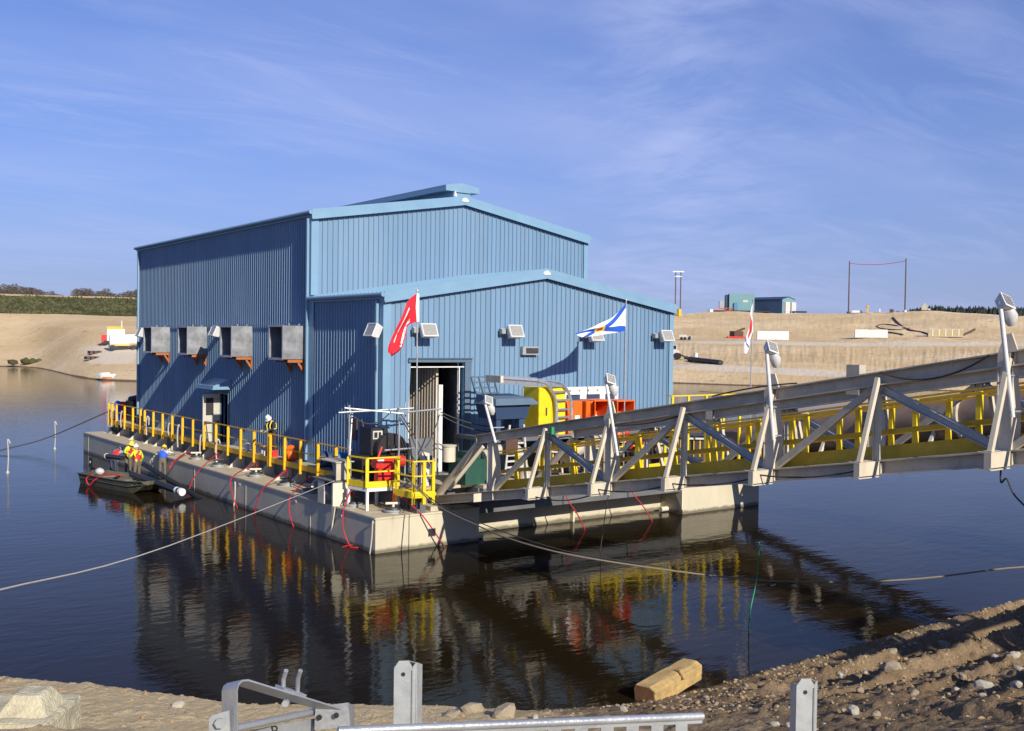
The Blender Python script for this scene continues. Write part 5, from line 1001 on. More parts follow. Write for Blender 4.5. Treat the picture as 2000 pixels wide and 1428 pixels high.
a, c = bl(.2, .3, .62), bp(352, 960, .35); b = MB(); b.tube([a, c], .15, 16); b.mi = 1; d = (c-a).normalized(); b.tube([c+d*.005, c+d*.2], .165, 18); b.tube([c-d*.35, c-d*.2], .156, 14); b.top('capped_pipe', ['pipe_black', 'white'], 'thick black pipe with a round white cap lying over the bow', 'pipe', 'black pipes around the work boat', smooth=True)
a, c = bp(280, 906, 1.15), bp(398, 978, -.1); b = MB(); b.tube([a, c], .11, 14); b.top('black_pipe', ['pipe_black'], 'long black pipe slanting from the men down into the water', 'pipe', 'black pipes around the work boat', smooth=True)
hose([bl(-1.9, -.5, .5), bl(-1.7, -.95, .35), bl(-1.35, -.98, .05), bl(-1.0, -.9, .35), bl(-.5, -.5, .62), bl(.3, -.2, .58)], .035, 'hose_red', 'red_hose', 'red hose looping over the side of the work boat', 'hose')
hose([bp(330, 915, 1.0), bp(342, 900, 1.3), bp(365, 884, 1.35), bp(384, 887, 1.3)], .04, 'hose_red', 'red_hose', 'red hose pulled from the deck by the man in the blue vest', 'hose')
b = MB(); b.blob(bl(-1.75, -.25, .62), .22, (1, 1, .8), 2, .1); b.top('sack', ['dirty_white'], 'crumpled pale sack in the stern of the boat', 'sack', smooth=True)
zf = .065
person(pz(221, 934, zf), math.radians(-50), 'worker in a light blue shirt and dark red life vest bending over in the boat', lean=52, bow=-10, shirt='shirt_blue', legs='trouser_blue', vest='vest_red', helmet='far_navy', pose=dict(wrL=(-.15, .75, .85), elL=(-.25, .62, 1.0), wrR=(.15, .8, .85), elR=(.25, .64, 1.02)))
person(pz(250, 931, zf), math.radians(-160), 'worker in a red life vest half hidden behind the man in the yellow shirt', lean=18, bow=10, shirt='hivis', sleeve='hivis', legs='trouser_tan', vest='vest_red', helmet='hivis_trim', pose=dict(wrL=(-.2, .42, 1.05), elL=(-.3, .2, 1.12), wrR=(.3, .45, 1.15), elR=(.34, .2, 1.2)))
person(pz(268, 943, zf), math.radians(18), 'worker in a bright yellow shirt and red life vest, back to the camera', lean=4, bow=14, shirt='hivis', sleeve='hivis', legs='trouser_tan', vest='vest_red', helmet='white', pose=dict(elR=(.30, .02, 1.15), wrR=(.30, .18, .93), elL=(-.28, .12, 1.2), wrL=(-.2, .36, 1.22)))
person(pz(317, 938, zf), math.radians(-28), 'worker in a blue life vest and plaid shirt leaning toward the barge', lean=38, bow=5, shirt='plaid', sleeve='plaid', legs='trouser_tan', vest='vest_blue', helmet='hivis_trim', pose=dict(elL=(-.42, .30, 1.12), wrL=(-.56, .36, .90), elR=(.44, .48, 1.18), wrR=(.58, .70, 1.0)))
person((1.62, 11.95, ZP+.005), math.radians(105), 'man in a white hard hat and dark jacket leaning on the yellow railing', lean=14, bow=28, shirt='shirt_navy', legs='trouser_plum', vest_trim='hivis_trim', helmet='white', pose=dict(elL=(-.26, .22, 1.16), wrL=(-.16, .42, 1.10), elR=(.26, .22, 1.16), wrR=(.16, .42, 1.10)))
# ------------------------------------------------------------------ ropes
_q = pd(-260, 1240, 8.5)
hose([bank_pt(_q.x, _q.y)+Vector((0, 0, .02)), pd(-60, 1172, 11), pd(0, 1152, 12.4), pd(330, 1066, 20), (.0, 3.0, ZP+.1)], .011, 'rope_white', 'mooring_rope', 'long pale mooring rope slanting from the left foreground to the cream bracket', 'rope')
_q = pd(-420, 1010, 45)
hose([Vector((_q.x, _q.y, -.1)), pd(-60, 900, 60), pd(0, 880, 62), pd(90, 856, 64), (1.2, 35.3, ZP+.55)], .035, 'rope_dark', 'mooring_rope', 'thin dark rope running from the far railing corner to the left', 'rope')
for px, py, lb in ((15, 925, 'white rope end hanging above the water, left of the barge'), (107, 878, 'white rope end hanging above the water, closer to the far corner')):
    z = 1.2; e = pz(px, py, 0); t0_ = e+Vector((0, 0, 1.75)); b = MB(); b.tube(smoothpts([e+Vector((0, 0, .1)), e+Vector((.03, 0, .9)), t0_, t0_+Vector((.12, 0, -.2))]), .03, 6); b.top('rope_end', ['rope_white'], lb, 'rope', smooth=True)
    b = MB(); b.blob(e+Vector((0, 0, .05)), .09, (1, 1, 1.2), 1, .05); b.top('float', ['dirty_white'], lb.replace('rope end hanging above', 'float on the water under a rope, on').replace(', on the water', ', on the pond'), 'float')
for i, (px, py, ln, lb) in enumerate(((237, 805, .9, 'white rope hanging from the railing beside the far corner'), (287, 815, 1.0, 'double white rope hanging from the railing under the first hood'), (330, 828, .6, 'short white rope hanging from the railing, third from the far corner'), (348, 832, 1.1, 'long white rope hanging from the mid rail in front of the shadow streak'), (392, 852, 1.1, 'white rope hanging left of the side door'), (424, 860, 1.0, 'white rope hooked over the kick plate under the side door'))):
    p = pu(px, py, RU-.1); b = MB(); b.tube(smoothpts([p+Vector((.1, -.15, -.15)), p+Vector((.06, -.05, .02)), p, p+Vector((-.02, .05, -ln*.5)), p+Vector((0, .04, -ln))]), .035, 6)
    if i == 1: b.tube(smoothpts([p+Vector((.05, -.3, -.1)), p+Vector((0, -.35, .0)), p+Vector((-.02, -.4, -ln*.4))]), .03, 6)
    b.top('hanging_rope', ['rope_white'], lb, 'rope', 'white ropes hanging on the railing', smooth=True)
p = pu(462, 945, -.05); hose([p+Vector((-.02, .25, -.15)), p+Vector((-.05, .1, .05)), p+Vector((-.06, 0, .0)), p+Vector((-.08, -.02, -.6)), p+Vector((-.15, 0, -1.2))], .03, 'rope_white', 'hanging_rope', 'white rope hanging down the barge side below the man in the hard hat', 'rope', 'white ropes hanging on the railing')
p = pu(729, 1022, -.03); hose([p, p+Vector((-.05, -.05, .05)), p+Vector((-.05, 0, -.5)), p+Vector((-.1, .05, -1.1))], .025, 'rope_white', 'hanging_rope', 'thin white rope hanging at the sharp corner of the barge', 'rope', 'white ropes hanging on the railing')
hose([(1.3, .6, 2.6), pd(850, 985, 33), pd(945, 1032, 30), pd(1000, 1054, 28), pd(1110, 1083, 26.5), pd(1300, 1113, 26), pd(1480, 1133, 26), pd(1640, 1137, 26), pd(1800, 1130, 26), pd(2060, 1106, 26), bank_pt(13.5, -19.5)+Vector((0, 0, .03))], .022, 'rope_tan', 'mooring_rope', 'long tan rope sagging from the near corner under the bridge to the right', 'rope')
hose([(1.35, .6, 2.5), pd(860, 986, 33.2), pd(960, 1030, 30.5), pd(1080, 1070, 28), pd(1180, 1090, 27), pd(1300, 1108, 26.3)], .016, 'rope_dark', 'mooring_rope', 'thin dark line sagging beside the tan rope', 'rope')
hose([pu(1483, 1060, BU-.3), pd(1478, 1130, 25), pd(1466, 1190, 24.5), pz(1462, 1232, 0)], .014, 'rope_green', 'green_line', 'thin green line hanging into the water right of the barge', 'rope')
p = pu(1187, 968, BU-.5); hose([p+Vector((.1, 0, .0)), p+Vector((0, 0, -.1)), p.lerp(pz(1172, 1078, -.05), .55), pz(1172, 1078, -.05)], .013, 'rope_white', 'hanging_rope', 'white rope hanging straight into the water under the bridge', 'rope', 'white ropes hanging on the railing')
# ------------------------------------------------------------------ far shore: buildings, vehicles, containers
def fz(px, s): return far_pt(px, s)
def container(px, py, lb, m, length, ribs=False, yaw=None):
    p = far_hit(px, py); th = math.atan((px-1000)/FPX)+YAW
    t = thing('shipping_container', p, lb, 'container', 'containers along the terrace road', -th+.10)
    b = MB(); b.box(-length/2, length/2, -1.2, 1.2, .15, 2.75); b.build('body', [m], t, world=False)
    b = MB()
    for x in (-length/2, length/2-.12): b.box(x-.02, x+.14, -1.23, 1.23, .1, 2.8)
    b.box(-length/2, length/2, -1.22, -1.201, 2.6, 2.79); b.box(-length/2, length/2, -1.22, -1.201, .1, .25); b.build('frame', ['dirty_white' if ribs else m], t, world=False)
    b = MB()
    for k in range(5 if ribs else 12):
        x = -length/2+.3+(k+.5)*(length-.6)/(5 if ribs else 12); b.box(x-.14, x+.14, -1.25, -1.2, .26, 2.6)
    b.build('rib', ['white' if ribs else m], t, world=False); return t
container(1508, 664, 'white shipping container behind the limp flag, leftmost on the terrace road', 'white', 9.6)
container(1700, 660, 'white shipping container in the middle of the terrace road', 'white', 10.2)
container(1845, 659, 'tan container with white ribs, right end of the terrace road', 'tan_paint', 10.8, True)
def bldg(name, px, s, lb, rot, cat='building'):
    p = fz(px, s); th = math.atan((px-1000)/FPX)+YAW; return thing(name, p-Vector((0, 0, .6)), lb, cat, None, -th+rot)
t = bldg('blue_shed', 1512, 7.3, 'blue shed with its shaded long side coloured darker and two big light doors on the hilltop', 0); t.rotation_euler = (0, 0, -math.pi/2+.12)
b = MB(); b.prism([(-11, -5.5, 0), (-11, 5.5, 0), (-11, 5.5, 7.2), (-11, 0, 8.3), (-11, -5.5, 7.2)], (18, 0, 0)); b.build('wall', ['far_navy'], t, world=False)  # navy puts the shade of the long side into its colour
b = MB(); b.prism([(7.05, -5.4, 0), (7.05, 5.4, 0), (7.05, 5.4, 7.1), (7.05, 0, 8.2), (7.05, -5.4, 7.1)], (.2, 0, 0)); b.build('end_wall', ['far_teal'], t, world=False)
b = MB(); b.prism([(-11.2, -5.9, 7.1), (-11.2, 0, 8.32), (-11.2, 5.9, 7.1), (-11.2, 5.9, 7.35), (-11.2, 0, 8.6), (-11.2, -5.9, 7.35)], (18.6, 0, 0)); b.build('roof', ['far_navy'], t, world=False)
for y in (-4.6, .8): b = MB(); b.box(7.3, 8.6, y, y+3.9, 1.2, 5.9); b.box(7.3, 8.5, y+.1, y+3.8, 0, 1.19); b.build('door', ['dirty_white'], t, world=False)
t = bldg('teal_plant', 1447, 7.3, 'teal process building with a dark tower on the hilltop', .1)
b = MB(); b.box(-6.5, 5.5, -4, 4, 0, 9.4); b.build('wall', ['far_teal'], t, world=False)
b = MB(); b.box(-8.2, -6.51, -3, 3, 0, 8.8); b.build('tower', ['far_navy'], t, world=False)
b = MB(); b.box(-4.2, -2.4, -4.9, -4.01, 0, 5); b.build('porch', ['far_blue'], t, world=False)
b = MB(); b.box(0, 2.4, -4.1, -4.005, 5.2, 6.2); b.build('sign', ['dirty_white'], t, world=False)
b = MB(); b.box(-11, -8.3, -2.4, 2.4, 2.2, 5.9); b.build('tank', ['galv_dull'], t, world=False)
b = MB()
for k in range(6): b.box(-13+k*1.6, -12.8+k*1.6, -4.4, -4.2, 0, 2.2)
b.bar((-13, -4.3, 2.2), (-4.5, -4.3, 2.2), .2, .2); b.bar((-13, -4.3, 1.2), (-4.5, -4.3, 1.2), .2, .2); b.build('railing', ['orange'], t, world=False)
b = MB(); b.box(-14.5, 30, -6, -5.2, .3, 1.1); b.top('conveyor', ['black'], 'low dark conveyor in front of the hilltop buildings', 'conveyor', loc=(0, 0, 0)); o = bpy.data.objects['conveyor']; o.location = t.location; o.rotation_euler = t.rotation_euler
# poles with red line, light mast
tops = []
for px, h, lb in ((1655, 24.5, 'dark steel mast on the hill, left one of the pair with a red line'), (1765, 24.0, 'dark steel mast on the hill, right one of the pair with a red line')):
    p = fz(px, 7.2); t = thing('mast', p, lb, 'mast', 'masts on the hill'); b = MB(); b.tube([p-Vector((0, 0, .5)), p+Vector((0, 0, h))], [.32, .24], 8); b.build('pole', ['brown'], t, True); b = MB(); b.lathe(p-Vector((0, 0, .3)), [(.8, 0), (.8, 1.2)], 10); b.build('footing', ['dirty_white' if px > 1700 else 'brown'], t, True); tops.append(p+Vector((0, 0, h-1)))
MB().tube(sag(tops[0], tops[1], 1.2, 14), .13, 6).top('red_line', ['red'], 'red line sagging between the two hill masts', 'line', smooth=True)
p = fz(1321, 7.15); t = thing('light_mast', p, 'twin-pole light mast with white lamp bars beside the lower gable', 'light mast')
for dx in (-1.0, 1.4): b = MB(); b.tube([p+RGT*dx-Vector((0, 0, .5)), p+RGT*dx+Vector((0, 0, 20))], .24, 8); b.build('pole', ['brown'], t, True)
for z, w in ((20.2, 2.6), (18, 1.6)): b = MB(); b.bar(p+RGT*(.2-w)+Vector((0, 0, z)), p+RGT*(.2+w)+Vector((0, 0, z)), .4, .5); b.build('lamp_bar', ['white'], t)
b = MB(); q = fz(1324, 7.0); b.box(q.x-.8, q.x+.8, q.y-.8, q.y+.8, q.z, q.z+3.2); b.top('yellow_tank', ['rail_yellow'], 'yellow tank at the foot of the light mast', 'tank')
b = MB(); q = fz(1385, 7.0); b.box(q.x-1, q.x+1, q.y-1, q.y+1, q.z, q.z+1.2); b.top('white_box', ['white'], 'small white box on the hill crest left of the teal building', 'box')
# vehicles and gear on the right slope
def simple_truck(px, py, lb, cat, m, cabm, L_, H_, name, rz_off=0, D=None, wheels=True):
    p = far_hit(px, py); th = math.atan((px-1000)/FPX)+YAW; t = thing(name, p, lb, cat, None, -th+rz_off)
    b = MB(); b.box(-L_/2, L_/2-1.6, -1.2, 1.2, .9, H_); b.build('body', [m], t, world=False)
    b = MB(); b.box(L_/2-1.5, L_/2, -1.1, 1.1, .7, H_*.8); b.build('cab', [cabm], t, world=False)
    b = MB(); b.box(L_/2-1.2, L_/2-.3, -1.13, -1.1, H_*.5, H_*.72); b.build('window', ['black'], t, world=False)
    if wheels:
        for x in (-L_/2+.8, -L_/2+1.9, L_/2-.9): b = MB(); b.tube([(x, -1.25, .5), (x, 1.25, .5)], .5, 12); b.build('wheel', ['black'], t, True, world=False)
    return t
simple_truck(1338, 664, 'small pale utility vehicle on the terrace road beside the gable', 'vehicle', 'dirty_white', 'dirty_white', 4.2, 1.7, 'utility_vehicle')
p = far_hit(1314, 702); t = thing('wheel_loader', p, 'cream wheel loader with a big dark tyre, just right of the blue gable', 'loader', None, -.9)
b = MB(); b.box(-1.6, 1.4, -1, 1, .8, 2.1); b.build('body', ['cream'], t, world=False); b = MB(); b.box(-.3, .9, -.8, .8, 2.1, 3.4); b.build('cab', ['dirty_white'], t, world=False); b = MB(); b.box(-.2, .8, -.83, -.8, 2.4, 3.2); b.build('window', ['black'], t, world=False)
for x in (-1.1, 1.0): b = MB(); b.tube([(x, -1.15, .8), (x, 1.15, .8)], .8, 14); b.build('wheel', ['black'], t, True, world=False)
b = MB(); b.bar((1.2, 0, 1.4), (2.8, 0, .6), 1.4, .25); b.box(2.6, 3.3, -1.1, 1.1, .1, .8); b.build('bucket', ['black'], t, world=False)
a, c = far_hit(1346, 706), far_hit(1408, 713); b = MB(); b.tube([a+Vector((0, 0, .5)), c+Vector((0, 0, .5))], .55, 12); b.top('pipe_length', ['black'], 'long black pipe lying by the shore track', 'pipe', smooth=True)
q = far_hit(1358, 697); b = MB(); b.box(q.x-.4, q.x+.4, q.y-.4, q.y+.4, q.z, q.z+1.0); b.top('white_box', ['white'], 'small white box on the slope above the black pipe', 'box')
q = far_hit(1440, 660); b = MB(); b.box(q.x-3.2, q.x+1.5, q.y-1.2, q.y+1, q.z, q.z+2.4); b.bar(q+Vector((-1, 0, 2.2)), q+Vector((3.5, 0, 3.4)), .6, .6); b.mi = 1; b.box(q.x-8, q.x+3, q.y-2.4, q.y-1.9, q.z, q.z+.5); b.top('scrap_heap', ['brown', 'vest_red'], 'dark red heap of machinery left of the white container', 'machinery')
for px, s, lb, m, w, h in ((1672, 7.05, 'low white trailer on the hill crest by the left mast', 'white', 4.5, 1.2), (1692, 7.05, 'orange-topped post on the hill crest between the masts', 'rail_yellow', .6, 2.2), (1716, 7.02, 'short white post on the hill crest between the masts', 'white', .5, 1.6), (1739, 7.0, 'brown pump unit where the dark pipes reach the crest', 'brown', 1.6, 1.6), (1803, 7.05, 'grey and yellow dozer on the crest right of the masts', 'steel_shade_grey', 2.4, 2.2)):
    q = fz(px, s); b = MB(); b.box(-w/2, w/2, -.8, .8, .2, h)
    if 'dozer' in lb: b.box(w/2+.05, w/2+1.2, -.9, .9, .1, .9); b.box(-.6, .6, -.7, .7, h, h+.8)
    elif 'trailer' in lb: b.tube([(-1, -.85, .35), (-1, .85, .35)], .35, 10); b.tube([(1, -.85, .35), (1, .85, .35)], .35, 10)
    elif 'orange' in lb: b.blob((0, 0, h+.5), .8, (1, 1, .8), 1, .05)
    o = b.top({'dozer': 'bulldozer'}.get(lb.split()[3], 'crest_unit') if False else ('bulldozer' if 'dozer' in lb else 'trailer' if 'trailer' in lb else 'marker_post' if 'post' in lb else 'pump_unit'), [m], lb, 'bulldozer' if 'dozer' in lb else 'trailer' if 'trailer' in lb else 'post' if 'post' in lb else 'pump', loc=(0, 0, 0)); o.location = q; o.rotation_euler = (0, 0, -YAW-.3)
def pipe_path(pts, r, m, lb, name='ground_pipe'): hose([far_hit(*p)+Vector((0, 0, r*.7)) for p in pts], r, m, name, lb, 'pipe', n=6)
pipe_path([(1742, 621), (1755, 634), (1772, 645), (1800, 650), (1815, 655)], .30, 'brown', 'dark pipe run coming down the slope from the crest pump')
pipe_path([(1768, 643), (1745, 636), (1722, 634), (1711, 638), (1720, 643), (1752, 645), (1775, 642)], .22, 'brown', 'dark pipe lying in an oval loop on the slope')
pipe_path([(1698, 645), (1720, 648), (1745, 652), (1762, 655)], .3, 'brown', 'dark pipe lying behind the middle white container')
pipe_path([(1874, 659), (1890, 652), (1902, 645)], .4, 'brown', 'dark pipes lying right of the tan container')
# left shore: tanker, box van, jet ski, pipes, bush
p = far_hit(243, 683); th = math.atan((243-1000)/FPX)+YAW
t = thing('tank_trailer', p, 'white tank trailer with yellow stains parked on the left shore', 'trailer', None, -th+.06)
b = MB(); b.tube([(-2.9, 0, 1.75), (-2.8, 0, 1.75), (3.6, 0, 1.95), (3.7, 0, 1.95)], [1.0, 1.25, 1.25, 1.0], 16); b.build('tank', ['white'], t, True, world=False)
b = MB(); b.box(-1.8, .8, -1.05, -.9, .75, 1.0); b.box(.9, 2.6, -1.14, -1.02, 1.2, 1.5); b.build('side_box', ['rail_yellow'], t, world=False)
for x in (-2.3, 1.6, 2.6): b = MB(); b.tube([(x, -1.1, .45), (x, 1.1, .45)], .45, 12); b.build('wheel', ['black'], t, True, world=False)
b = MB(); b.box(-3.0, 3.4, -.6, .6, .55, .8); b.build('chassis', ['brown'], t, world=False)
p = far_hit(228, 672); t = thing('box_truck', p, 'white box unit with a yellow top and small mast behind the tank trailer', 'truck', None, -th)
b = MB(); b.box(-1.9, 1.5, -1.2, 1.2, .7, 3.1); b.build('body', ['white'], t, world=False); b = MB(); b.box(-1.9, 1.2, -1.22, 1.22, 3.101, 3.6); b.build('top', ['rail_yellow'], t, world=False); b = MB(); b.tube([(.9, 0, 3.6), (.9, 0, 4.9)], .1, 6); b.build('mast', ['white'], t, world=False); b = MB(); b.box(-3.0, -1.95, -1, 1, .3, 1.9); b.build('cab', ['vest_red'], t, world=False)
for x in (-2.2, 1.0): b = MB(); b.tube([(x, -1.2, .4), (x, 1.2, .4)], .4, 12); b.build('wheel', ['black'], t, True, world=False)
q = far_hit(206, 739); t = thing('beached_boat', q, 'small white and orange boat pulled up on the left shore', 'boat', None, .4)
b = MB(); b.hexa([(-1.3, -.45, .05), (1.1, -.45, .05), (1.1, .45, .05), (-1.3, .45, .05), (-1.4, -.6, .6), (1.7, -.5, .75), (1.7, .5, .75), (-1.4, .6, .6)]); b.build('hull', ['white'], t, world=False); b = MB(); b.box(-.9, .5, -.4, .4, .61, 1.0); b.build('seat', ['white'], t, world=False); b = MB(); b.box(-1.2, .9, -.5, -.46, .1, .3); b.build('stripe', ['orange'], t, world=False)
q = far_hit(58, 711); b = MB()
for i in range(9): b.blob(q+Vector((random.uniform(-4, 4), random.uniform(-1, 1), .5)), random.uniform(.6, 1.1), (1.2, 1, .8), 1, .3)
b.top('shore_bush', ['shrub'], 'small green bush at the waterline of the left shore', 'bush')
for i, (px, py, lb) in enumerate(((186, 690, 'brown timbers lying on the left shore above the pale track'), (180, 701, 'dark box of scrap on the left shore below the timbers'))):
    q = far_hit(px, py); b = MB()
    for k in range(3): b.box(q.x-1.2+k*.8, q.x-.6+k*.8, q.y-.8, q.y+1.2, q.z-.05, q.z+.5)
    b.top('timber_heap', ['brown'], lb, 'timbers')
# ------------------------------------------------------------------ trees on the far left rim, scrub band, woods far right
def tree_meshes(k):
    rs = random.Random(40+k); H = rs.uniform(7, 9.5); q = MB(); q.tube([(0, 0, -.5), (.1, 0, H*.45), (0, .1, H*.9)], [.22, .15, .04], 6)
    for i in range(14):
        z = H*rs.uniform(.25, .85); a = rs.uniform(0, 6.28); l = H*.28*rs.uniform(.6, 1.1); q.tube([(0, 0, z), (math.cos(a)*l, math.sin(a)*l, z+l*.9)], [.07, .02], 4, False)
    tr = q.mesh('trunk', ['bark']); q = MB()
    for i in range(340):
        a = rs.uniform(0, 6.28); z = rs.uniform(.22, 1.0); w = math.sin(min(1, (z-.12)/.88)*math.pi*.92)**.6; r = H*.36*w*math.sqrt(rs.random()); c = Vector((math.cos(a)*r, math.sin(a)*r, z*H)); s = rs.uniform(.18, .42)
        d1 = Vector((rs.uniform(-1, 1), rs.uniform(-1, 1), rs.uniform(-.3, 1.2))).normalized()*s; d2 = d1.cross(Vector((rs.uniform(-1, 1), rs.uniform(-1, 1), rs.uniform(-1, 1)))).normalized()*s*.5
        q.add([c-d1-d2, c+d1-d2*.4, c+d1*.8+d2, c-d1*.9+d2], [(0, 1, 2, 3)])
    return tr, q.mesh('crown', ['twigs'])
TM = [tree_meshes(k) for k in range(4)]
def rim_tree(px, r_, sc, lb, grp):
    th = math.atan((px-1000)/FPX)+YAW; s = 8+(r_-428)/(3500-428); p = far_pt(px, s); t = thing('bare_tree', p-Vector((0, 0, .4)), lb, 'tree', grp, random.uniform(0, 6)); t.scale = (sc*1.15, sc*1.15, sc); tr, cr = random.choice(TM)
    for me, n in ((tr, 'trunk'), (cr, 'crown')): o = bpy.data.objects.new(n, me); COL.objects.link(o); o.parent = t
for i in range(46): rim_tree(-45+i*3.7+random.uniform(-2, 2) if i < 45 else 120, 520+random.uniform(-40, 40), random.uniform(.5, .85)*(1 if i < 36 else .6), 'bare grey-brown tree in the left clump on the far rim', 'bare trees of the left clump')
for i in range(44): rim_tree(143+i*3.5+random.uniform(-2, 2), 520+random.uniform(-40, 40), random.uniform(.42, .8), 'bare grey-brown tree in the row on the far rim beside the pump house', 'bare trees beside the pump house')
b = MB()
for i in range(3200):
    px = random.uniform(-300, 520); s = random.uniform(5.95, 7.0); p = far_pt(px, s); r = random.uniform(.3, .85)
    if r < .45 or random.random() < .75:
        a = random.uniform(0, 6); b.add([p+Vector((math.cos(a+k*2.1)*r, math.sin(a+k*2.1)*r, 0)) for k in range(3)]+[p+Vector((random.uniform(-.2, .2), random.uniform(-.2, .2), r*random.uniform(.8, 1.4)))], [(0, 1, 3), (1, 2, 3), (2, 0, 3)])
b.top('scrub', ['shrub'], 'band of low green scrub on the left slope', 'scrub', kind='stuff', loc=(0, 0, 0))
b = MB()
for i in range(5200):
    px = random.uniform(1700, 2600); fa = min(1, max(0, (px-1700)/120)); r_ = random.uniform(1180, 1420); th = math.atan((px-1000)/FPX)+YAW; base = CAM.z+1150*(679-616)/FPX*.82; x, y = CAM.x+r_*math.sin(th), CAM.y+r_*math.cos(th)
    h = random.uniform(15, 21)*(.5+.5*fa); w = random.uniform(2.2, 4.5); a = random.uniform(0, 6); z0 = far_pt(px, 8+(r_-500)/(3500-500)).z-2
    V = [Vector((x+math.cos(a+k*1.57)*w, y+math.sin(a+k*1.57)*w, z0+h*random.uniform(.35, .6))) for k in range(4)]+[Vector((x, y, z0+h)), Vector((x, y, z0-2))]
    b.add(V, [(0, 1, 4), (1, 2, 4), (2, 3, 4), (3, 0, 4), (1, 0, 5), (2, 1, 5), (3, 2, 5), (0, 3, 5)])
b.top('woods', ['fir'], 'dark far-off wood along the horizon at the right', 'woods', kind='stuff', loc=(0, 0, 0))
# ------------------------------------------------------------------ near bank: stones, timber, concrete block, galvanized steel
def rock_mesh(seed, m, name='rock'):
    random.seed(seed); q = MB(); q.blob((0, 0, 0), 1, (1.0, .8, .62), 2, .16); me = q.mesh(name, [m]); random.seed(seed+99); return me
RM = [rock_mesh(s, 'rock') for s in (1, 2, 3)]+[rock_mesh(s, 'rock_pale') for s in (4, 5)]
ROCKS = [(1845, 1265, .17, 0, 'round tan stone high on the bank, right of the upper ruts'), (1740, 1308, .19, 1, 'wedge of tan stone in the middle of the bank'), (1922, 1346, .17, 3, 'pale angular boulder near the right edge of the bank'), (1668, 1392, .13, 3, 'upright pale chip of stone right of the second post'), (1640, 1322, .09, 4, 'white stone in the ruts above the second post'),
    (1945, 1286, .10, 4, 'pale stone left of the pair near the right edge'), (1981, 1285, .12, 4, 'pale stone at the right edge, right of its neighbour'), (1990, 1311, .10, 3, 'white stone at the right edge below the pair'), (1985, 1341, .11, 3, 'split pale stone near the lower right edge'), (1880, 1330, .10, 0, 'flat tan stone just above the pale boulder'),
    (1918, 1362, .07, 4, 'small white stone under the pale boulder'), (1540, 1420, .08, 4, 'white stone beside the left of the second post foot'), (1512, 1418, .08, 3, 'pale stone left of its white neighbour by the second post'), (1785, 1360, .10, 2, 'tan clod of stone below the wedge stone'), (1741, 1277, .12, 2, 'clump of tan stone by the waterline ruts'), (1680, 1352, .11, 0, 'pointed tan stone right above the second post'),
    (1710, 1400, .10, 2, 'lumpy tan stone right of the upright chip'), (1735, 1250, .06, 4, 'small white stone at the waterline'), (1690, 1316, .07, 4, 'little white stone left of the wedge stone'), (1615, 1283, .07, 0, 'tan pebble-like stone by the water edge'), (925, 1390, .24, 0, 'squarish tan stone at the waterline below the middle of the water'), (882, 1400, .17, 2, 'tan stone left of the squarish one at the waterline'),
    (985, 1402, .26, 1, 'broad tan clod right of the squarish stone'), (1045, 1404, .08, 4, 'small pale stone right of the broad clod'), (1217, 1388, .10, 4, 'white stone at the waterline left of the timber'), (348, 1382, .12, 3, 'pale stone on the sand crest near the concrete block'), (1010, 1418, .08, 3, 'pale chip just above the perforated rail')]
for px, py, r, k, lb in ROCKS:
    p = bank_hit(px, py); D = (p-CAM).dot(FWD); o = bpy.data.objects.new('rock', RM[k]); COL.objects.link(o); o.location = p+Vector((0, 0, r*.2)); o.scale = (r, r*random.uniform(.7, 1), r*random.uniform(.7, 1.1)); o.rotation_euler = (random.uniform(-.4, .4), random.uniform(-.4, .4), random.uniform(0, 6)); tag(o, lb, 'stone', 'stones on the near bank')
b = MB(); n = 0; random.seed(21)
pal = MB(); lump = MB()
def stone_shapes():
    out = []
    for k in range(6):
        q = MB(); q.blob((0, 0, 0), 1, (1, .85, .65), 1, .22); out.append((q.v, q.f))
    return out
SH = stone_shapes()
while n < 9500:
    u = random.uniform(-14, 20); d = abs(random.gauss(2.0, 3.0))+.03 if random.random() < .75 else random.uniform(0, 12); v = float(shore_v(u))-d
    if v < -25 or (u < -3.5 and random.random() < .86): continue
    r = random.choice([.010, .013, .016, .02, .025, .03, .05])*random.uniform(.7, 1.3)
    tgt = pal if random.random() < .03 else (b if random.random() < .5 else lump); a = random.uniform(0, 6); ca_, sa_ = math.cos(a)*r, math.sin(a)*r; sv, sf = random.choice(SH)
    tgt.add([(u+q.x*ca_-q.y*sa_, v+q.x*sa_+q.y*ca_, q.z*r+r*.02) for q in sv], sf); n += 1
def settle(m, step):
    for i in range(0, len(m.v), step):
        cu = sum(q.x for q in m.v[i:i+step])/step; cv = sum(q.y for q in m.v[i:i+step])/step; m_.append((cu, cv, i))
for m in (b, pal, lump):
    m_ = []; settle(m, 12); A = np.array([(x, y) for x, y, _ in m_]); zz = bank_z(A[:, 0], A[:, 1])
    for (x, y, i), z in zip(m_, zz):
        for q in range(i, i+12): m.v[q] = m.v[q]+Vector((0, 0, float(z)))
b.top('pebbles', ['rock'], 'tan pebbles scattered over the near bank', 'pebbles', kind='stuff', loc=(0, 0, 0)); pal.top('pale_pebbles', ['rock_pale'], 'pale pebbles scattered over the near bank', 'pebbles', kind='stuff', loc=(0, 0, 0)); lump.top('dirt_clods', ['clod'], 'small brown dirt clods all over the near bank', 'clods', kind='stuff', loc=(0, 0, 0))
